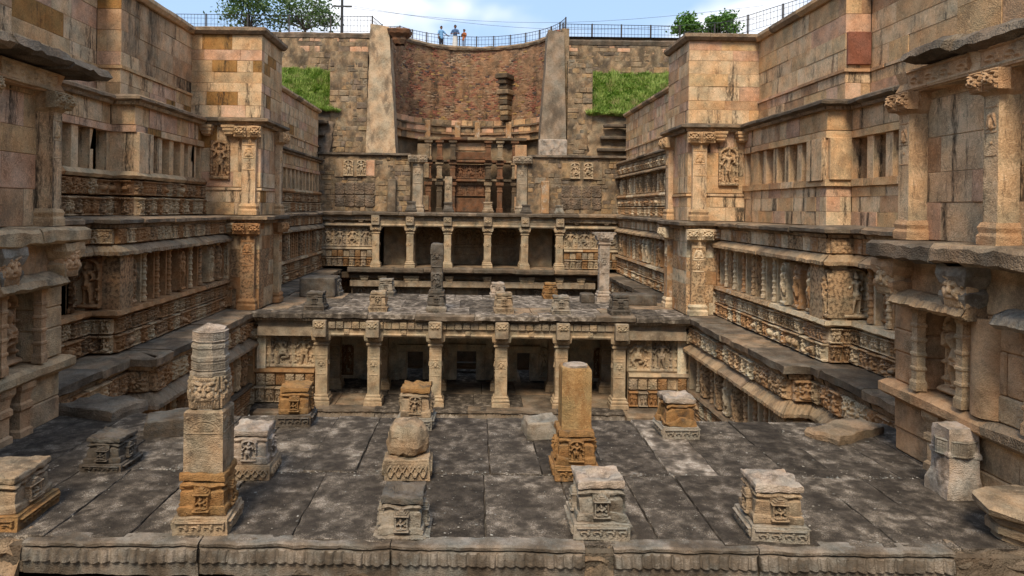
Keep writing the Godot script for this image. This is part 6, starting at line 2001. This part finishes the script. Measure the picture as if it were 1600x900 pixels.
func build_rim() -> void:
	fence("straight rail on the left retaining wall, ending in a short return", [Vector3(-23.5, 15.0, -47.7), Vector3(-6.9, 15.0, -47.7), Vector3(-6.5, 14.95, -49.6)], 1.15, 2.6)
	var ring := []
	for p in arc(6.0, -58, 86, 12):
		ring.append(Vector3(p.x, 14.95, p.y))
	ring.push_front(Vector3(-6.5, 14.95, -49.6))
	fence("curved low rail behind the rim of the brick well", ring, 1.0, 2.0)
	fence("straight rail on the right retaining wall", [Vector3(5.8, 14.75, -47.8), Vector3(13.6, 14.7, -47.8)], 1.1, 1.9)
	fence("rail running towards the viewer above the right wall", [Vector3(13.7, 14.1, -47.2), Vector3(16.5, 14.3, -43.5), Vector3(20.5, 14.8, -38.0)], 1.1, 2.0)
	var po := thing("power_pole", "thin grey power pole with a short crossarm behind the left rail", "power pole", Vector3(-11.6, 15.0, -62.0))
	var mb := MB.new()
	mb.bar(Vector3.ZERO, Vector3(0, 6.5, 0), 0.16, 0.11, 8)
	part(po, "pole", mb.mesh(), M.pole_steel)
	for y in [2.55, 5.8]:
		mb = MB.new()
		mb.box(Vector3(0, y, 0), Vector3(1.7, 0.12, 0.12), 0.01)
		part(po, "crossarm", mb.mesh(), M.pole_steel)
	for k in 4:
		var w := thing("overhead_wire", ["uppermost", "second highest", "third highest", "lowest"][k] + " of four thin wires crossing the sky from the power pole", "wire", Vector3(-11.6, 15.0, -62.0), "wires across the sky")
		mb = MB.new()
		var a := Vector3([-0.8, 0.8, -0.8, 0.8][k], [5.9, 5.9, 2.65, 2.65][k] - 0.05, 0)
		var b := Vector3(34, [2.6, 1.6, 0.7, -0.6][k] + 2.0, 6.0)
		for j in 14:
			var u := j / 14.0
			var v := (j + 1) / 14.0
			mb.bar(a.lerp(b, u) - Vector3(0, 1.4 * sin(PI * u), 0), a.lerp(b, v) - Vector3(0, 1.4 * sin(PI * v), 0), 0.013, 0.013, 4, false)
		part(w, "cable", mb.mesh(), M.wire)
	tree("wide loose tree left of the power pole, farthest left", Vector3(-20.0, 15, -62), Vector3(-19.6, 20.2, -62), Vector3(2.6, 2.4, 2.0), 2200, M.leaf_grey, 5, 0.3)
	tree("second loose tree, just left of the power pole", Vector3(-15.2, 15, -63), Vector3(-15.0, 20.3, -63), Vector3(2.5, 2.3, 2.0), 2200, M.leaf_grey, 6, 0.3)
	tree("small dark green tree behind the right rail, the left one of two", Vector3(17.6, 15, -60), Vector3(17.8, 18.9, -60), Vector3(1.3, 1.0, 1.2), 1300, M.leaf_green, 7, 0.3)
	tree("rounder green tree behind the right rail, the right one of two", Vector3(20.6, 15, -60), Vector3(20.6, 18.9, -60), Vector3(1.6, 1.2, 1.4), 1800, M.leaf_green, 8, 0.3)

# ---------------------------------------------------------------- people
# surface of a chain of tapered limbs joined smoothly: each bone a, b, ra, rb; cell size; blend width
func net(mb: MB, bones: Array, cell: float, blend := 0.05) -> void:
	var lo := Vector3(1e9, 1e9, 1e9)
	var hi := -lo
	for b in bones:
		var m := maxf(b[2], b[3]) + blend + cell
		lo = lo.min(b[0] - Vector3.ONE * m).min(b[1] - Vector3.ONE * m)
		hi = hi.max(b[0] + Vector3.ONE * m).max(b[1] + Vector3.ONE * m)
	var nx := int((hi.x - lo.x) / cell) + 2
	var ny := int((hi.y - lo.y) / cell) + 2
	var nzz := int((hi.z - lo.z) / cell) + 2
	var f := PackedFloat32Array()
	f.resize(nx * ny * nzz)
	f.fill(1.0)
	for b in bones:
		var m := maxf(b[2], b[3]) + blend + cell * 2.0
		var l0 := ((b[0].min(b[1]) - Vector3.ONE * m - lo) / cell).max(Vector3.ZERO) as Vector3
		var l1 := ((b[0].max(b[1]) + Vector3.ONE * m - lo) / cell) as Vector3
		var ab: Vector3 = b[1] - b[0]
		var ll := maxf(ab.length_squared(), 1e-6)
		for k in range(int(l0.z), mini(nzz, int(l1.z) + 1)):
			for j in range(int(l0.y), mini(ny, int(l1.y) + 1)):
				for i in range(int(l0.x), mini(nx, int(l1.x) + 1)):
					var q: Vector3 = lo + Vector3(i, j, k) * cell - b[0]
					var t := clampf(q.dot(ab) / ll, 0.0, 1.0)
					var e: float = (q - ab * t).length() - lerpf(b[2], b[3], t)
					var o := (k * ny + j) * nx + i
					var d := f[o]
					if e < d + blend:
						var h := clampf(0.5 + 0.5 * (d - e) / blend, 0.0, 1.0)
						f[o] = lerpf(d, e, h) - blend * h * (1.0 - h) * 0.5
	var id := PackedInt32Array()
	id.resize(nx * ny * nzz)
	id.fill(-1)
	var base := mb.v.size()
	var sx := 1
	var sy := nx
	var sz := nx * ny
	for k in nzz - 1:
		for j in ny - 1:
			for i in nx - 1:
				var o := (k * ny + j) * nx + i
				var s := Vector3.ZERO
				var n := 0
				var grad := Vector3.ZERO
				for e in 12:
					var ax := e / 4
					var u := [sx, sy, sz][ax] as int
					var v1 := [sy, sz, sx][ax] as int
					var v2 := [sz, sx, sy][ax] as int
					var q := o + (v1 if e & 1 else 0) + (v2 if e & 2 else 0)
					var f0 := f[q]
					var f1 := f[q + u]
					if (f0 < 0.0) != (f1 < 0.0):
						var t := f0 / (f0 - f1)
						var c := Vector3.ZERO
						c[ax] = t
						c[(ax + 1) % 3] = 1.0 if e & 1 else 0.0
						c[(ax + 2) % 3] = 1.0 if e & 2 else 0.0
						s += c
						n += 1
				if n:
					grad = Vector3(f[o + sx] - f[o], f[o + sy] - f[o], f[o + sz] - f[o])
					grad += Vector3(f[o + sx + sy + sz] - f[o + sy + sz], f[o + sx + sy + sz] - f[o + sx + sz], f[o + sx + sy + sz] - f[o + sx + sy])
					id[o] = mb.v.size()
					mb.v.append(lo + (Vector3(i, j, k) + s / n) * cell)
					mb.n.append(grad.normalized())
	for k in range(1, nzz - 1):
		for j in range(1, ny - 1):
			for i in range(1, nx - 1):
				var o := (k * ny + j) * nx + i
				for ax in 3:
					var u := [sx, sy, sz][ax] as int
					var v1 := [sy, sz, sx][ax] as int
					var v2 := [sz, sx, sy][ax] as int
					if (f[o] < 0.0) != (f[o + u] < 0.0):
						var a := id[o]
						var b := id[o - v1]
						var c := id[o - v1 - v2]
						var d := id[o - v2]
						if a < base or b < base or c < base or d < base:
							continue
						if f[o] < 0.0:
							mb.ix.append_array(PackedInt32Array([a, c, b, a, d, c]))
						else:
							mb.ix.append_array(PackedInt32Array([a, b, c, a, c, d]))

func hand(mb: MB, at: Vector3, along: Vector3, side: Vector3) -> void:
	var y := along.normalized()
	var x := side.normalized()
	mb.bar(at, at + y * 0.085, 0.032, 0.04, 7)
	for k in 4:
		var b := at + y * 0.08 + x * (k - 1.5) * 0.02
		var l: float = [0.065, 0.078, 0.074, 0.056][k]
		var bend := x.cross(y) * 0.018
		mb.bar(b, b + y * l * 0.55, 0.0095, 0.009, 5)
		mb.bar(b + y * l * 0.55, b + y * l + bend, 0.009, 0.007, 5)
	mb.bar(at + y * 0.03 + x * 0.035, at + y * 0.075 + x * 0.065, 0.011, 0.009, 5)

# o: s scale, shirt, legs (materials), dhoti, arms: [elbow, wrist] per side in body space, turn
func person(label: String, at: Vector3, o: Dictionary) -> void:
	var root := thing("person", label, "person", at, "people at the well rim")
	root.rotation.y = o.turn
	root.scale = Vector3.ONE * o.s
	var mb := MB.new()
	var sh := [Vector3(-0.19, 1.40, 0), Vector3(0.19, 1.40, 0)]
	var bones := [
		[Vector3(0, 1.42, 0), Vector3(0, 1.56, 0.01), 0.06, 0.055],
		[Vector3(0, 1.20, 0), Vector3(0, 1.38, 0), 0.13, 0.14],
		[Vector3(0, 0.95, 0), Vector3(0, 1.18, 0), 0.13, 0.12],
		[Vector3(-0.13, 1.40, 0), Vector3(0.13, 1.40, 0), 0.08, 0.08]]
	var sleeves := [[Vector3(0, 1.18, 0), Vector3(0, 1.38, 0), 0.155, 0.16], [Vector3(0, 0.88, 0), Vector3(0, 1.16, 0), 0.165, 0.15], [Vector3(-0.14, 1.40, 0), Vector3(0.14, 1.40, 0), 0.09, 0.09]]
	var legs := []
	for k in 2:
		var sd := k * 2 - 1
		var el: Vector3 = o.arms[k][0]
		var wr: Vector3 = o.arms[k][1]
		bones.append([sh[k], el, 0.055, 0.042])
		bones.append([el, wr, 0.042, 0.03])
		sleeves.append([sh[k], sh[k].lerp(el, 0.85), 0.075, 0.065])
		var kn := Vector3(sd * 0.1, 0.49, 0.02)
		var an := Vector3(sd * 0.11, 0.08, 0.0)
		bones.append([Vector3(sd * 0.09, 0.9, 0), kn, 0.09, 0.06])
		bones.append([kn, an, 0.058, 0.038])
		bones.append([an - Vector3(0, 0.04, 0.02), an + Vector3(sd * 0.03, -0.05, 0.17), 0.04, 0.032])
		legs.append([Vector3(sd * 0.09, 0.92, 0), kn, 0.115, 0.085])
		legs.append([kn, an + Vector3(0, 0.03, 0), 0.08, 0.07])
	net(mb, bones, 0.03)
	var head := MB.new()
	net(head, [[Vector3(0, 1.66, 0.02), Vector3(0, 1.71, 0.0), 0.085, 0.095], [Vector3(0, 1.60, 0.045), Vector3(0, 1.63, 0.04), 0.05, 0.06], [Vector3(0, 1.66, 0.105), Vector3(0, 1.635, 0.122), 0.012, 0.018], [Vector3(-0.098, 1.65, 0), Vector3(-0.1, 1.67, -0.01), 0.016, 0.018], [Vector3(0.098, 1.65, 0), Vector3(0.1, 1.67, -0.01), 0.016, 0.018], [Vector3(-0.02, 1.606, 0.095), Vector3(0.02, 1.606, 0.095), 0.008, 0.008]], 0.013, 0.02)
	var at0 := mb.v.size()
	mb.v.append_array(head.v)
	mb.n.append_array(head.n)
	for i in head.ix:
		mb.ix.append(i + at0)
	for k in 2:
		var el: Vector3 = o.arms[k][0]
		var wr: Vector3 = o.arms[k][1]
		hand(mb, wr, wr - el, Vector3(1 - k * 2, 0, 0.3))
	var body := part(root, "body", mb.mesh(), M.skin)
	for s in [-1, 1]:
		mb = MB.new()
		lathe(mb, V2([0.001, -0.012, 0.012, 0, 0.001, 0.012]), Vector3(s * 0.035, 1.675, 0.1), 8)
		part(body, "eye", mb.mesh(), M.hair)
	mb = MB.new()
	net(mb, [[Vector3(0, 1.715, -0.03), Vector3(0, 1.74, 0.02), 0.1, 0.085], [Vector3(0, 1.66, -0.05), Vector3(0, 1.70, -0.04), 0.075, 0.09]], 0.025)
	part(root, "hair", mb.mesh(), M.hair)
	mb = MB.new()
	net(mb, sleeves, 0.03)
	part(root, "shirt", mb.mesh(), M[o.shirt])
	mb = MB.new()
	if o.get("dhoti", false):
		net(mb, [[Vector3(0, 0.95, 0), Vector3(0, 0.5, 0.01), 0.17, 0.19], [Vector3(0, 0.5, 0.01), Vector3(0, 0.16, 0.02), 0.19, 0.21]], 0.035)
	else:
		net(mb, legs + [[Vector3(0, 0.86, 0), Vector3(0, 0.96, 0), 0.15, 0.155]], 0.03)
	part(root, "trousers" if not o.get("dhoti", false) else "wrapped_cloth", mb.mesh(), M[o.legs])

func build_people() -> void:
	person("person in a light blue shirt and dark trousers, hand on the rail", Vector3(-2.5, 14.93, -51.75), {"s": 0.93, "turn": 0.5, "shirt": "blue_shirt", "legs": "dark_trousers", "arms": [[Vector3(-0.27, 1.15, 0.02), Vector3(-0.26, 0.9, 0.06)], [Vector3(0.36, 1.22, 0.05), Vector3(0.55, 1.1, 0.1)]]})
	person("taller person in a dark checked shirt and white wrapped cloth, arms folded", Vector3(-1.5, 14.93, -51.9), {"s": 1.0, "turn": -0.2, "shirt": "checked_shirt", "legs": "white_cloth", "dhoti": true, "arms": [[Vector3(-0.3, 1.15, 0.06), Vector3(-0.06, 1.12, 0.22)], [Vector3(0.3, 1.15, 0.06), Vector3(0.1, 1.17, 0.24)]]})
	person("shorter person in an orange top and pale jeans, hands at the chest", Vector3(-0.85, 14.93, -51.8), {"s": 0.82, "turn": -0.7, "shirt": "orange_shirt", "legs": "pale_jeans", "arms": [[Vector3(-0.28, 1.18, 0.05), Vector3(-0.12, 1.3, 0.2)], [Vector3(0.28, 1.18, 0.05), Vector3(0.1, 1.3, 0.2)]]})

# ---------------------------------------------------------------- sky
func sky_image() -> Image:
	var w := 2048
	var h := 1024
	var f := FastNoiseLite.new()
	f.seed = 9
	f.noise_type = FastNoiseLite.TYPE_SIMPLEX_SMOOTH
	f.frequency = 1.0
	f.fractal_octaves = 6
	var im := Image.create(w / 2, h / 4, false, Image.FORMAT_RGBF)
	for y in h / 4:
		var el := PI * (0.5 - float(y) / (h / 2))
		var se := sin(el)
		var ce := cos(el)
		var blue := Color(0.29, 0.46, 0.74).lerp(Color(0.49, 0.65, 0.85), pow(1.0 - clampf(se, 0.0, 1.0), 3.0))
		for x in w / 2:
			var a := TAU * (float(x) / (w / 2) - 0.5)
			var k := 1.0 / (se + 0.22)
			var n := f.get_noise_3d(sin(a) * ce * k * 1.1 + 3.1, 0.4 * k, -cos(a) * ce * k * 1.1)
			var c := smoothstep(-0.08, 0.4, n)
			im.set_pixel(x, y, blue.lerp(Color(0.98, 0.98, 1.0), c * 0.92))
	im.resize(w, h / 2, Image.INTERPOLATE_CUBIC)
	var full := Image.create(w, h, false, Image.FORMAT_RGBF)
	full.fill(Color(0.30, 0.27, 0.23))
	full.blit_rect(im, Rect2i(0, 0, w, h / 2), Vector2i.ZERO)
	return full

func _ready() -> void:
	# camera: level, lens shifted down, a slight roll as in the photograph
	var cam := Camera3D.new()
	cam.name = "camera"
	cam.projection = Camera3D.PROJECTION_FRUSTUM
	var focal := 1120.0
	cam.near = 0.1
	cam.far = 6000.0
	cam.size = 900.0 / focal * cam.near
	cam.frustum_offset = Vector2(60.0, -125.0) / focal * cam.near
	cam.position = Vector3(0, 3.5, 0)
	cam.rotation.z = deg_to_rad(0.75)
	add_child(cam)
	cam.current = true
	var env := Environment.new()
	env.background_mode = Environment.BG_SKY
	env.sky = Sky.new()
	var pm := PanoramaSkyMaterial.new()
	pm.energy_multiplier = 0.5
	pm.panorama = ImageTexture.create_from_image(sky_image())
	env.sky.sky_material = pm
	env.tonemap_mode = Environment.TONE_MAPPER_LINEAR
	env.tonemap_exposure = 2.75
	env.sdfgi_enabled = true
	env.ssao_enabled = true
	env.ssil_enabled = true
	var we := WorldEnvironment.new()
	we.name = "world"
	we.environment = env
	add_child(we)
	var sun := DirectionalLight3D.new()
	sun.name = "sun"
	sun.light_energy = 0.5
	sun.light_color = Color(1.0, 0.94, 0.85)
	sun.light_angular_distance = 18.0
	sun.shadow_enabled = true
	add_child(sun)
	sun.look_at_from_position(Vector3(-0.18, 0.85, 0.72) * 50.0, Vector3.ZERO)

	rng.seed = 1234
	wear.seed = 3
	wear.frequency = 1.0
	wear.noise_type = FastNoiseLite.TYPE_SIMPLEX_SMOOTH
	wear.fractal_octaves = 3
	build_materials()
	build_reliefs()
	build_land()
	build_well()
	build_back_walls()
	build_flanks()
	build_second_gallery()
	build_first_gallery()
	build_front_roof()
	build_front_pedestals()
	build_grit()
	build_gallery_pedestals()
	build_rim()
	build_people()
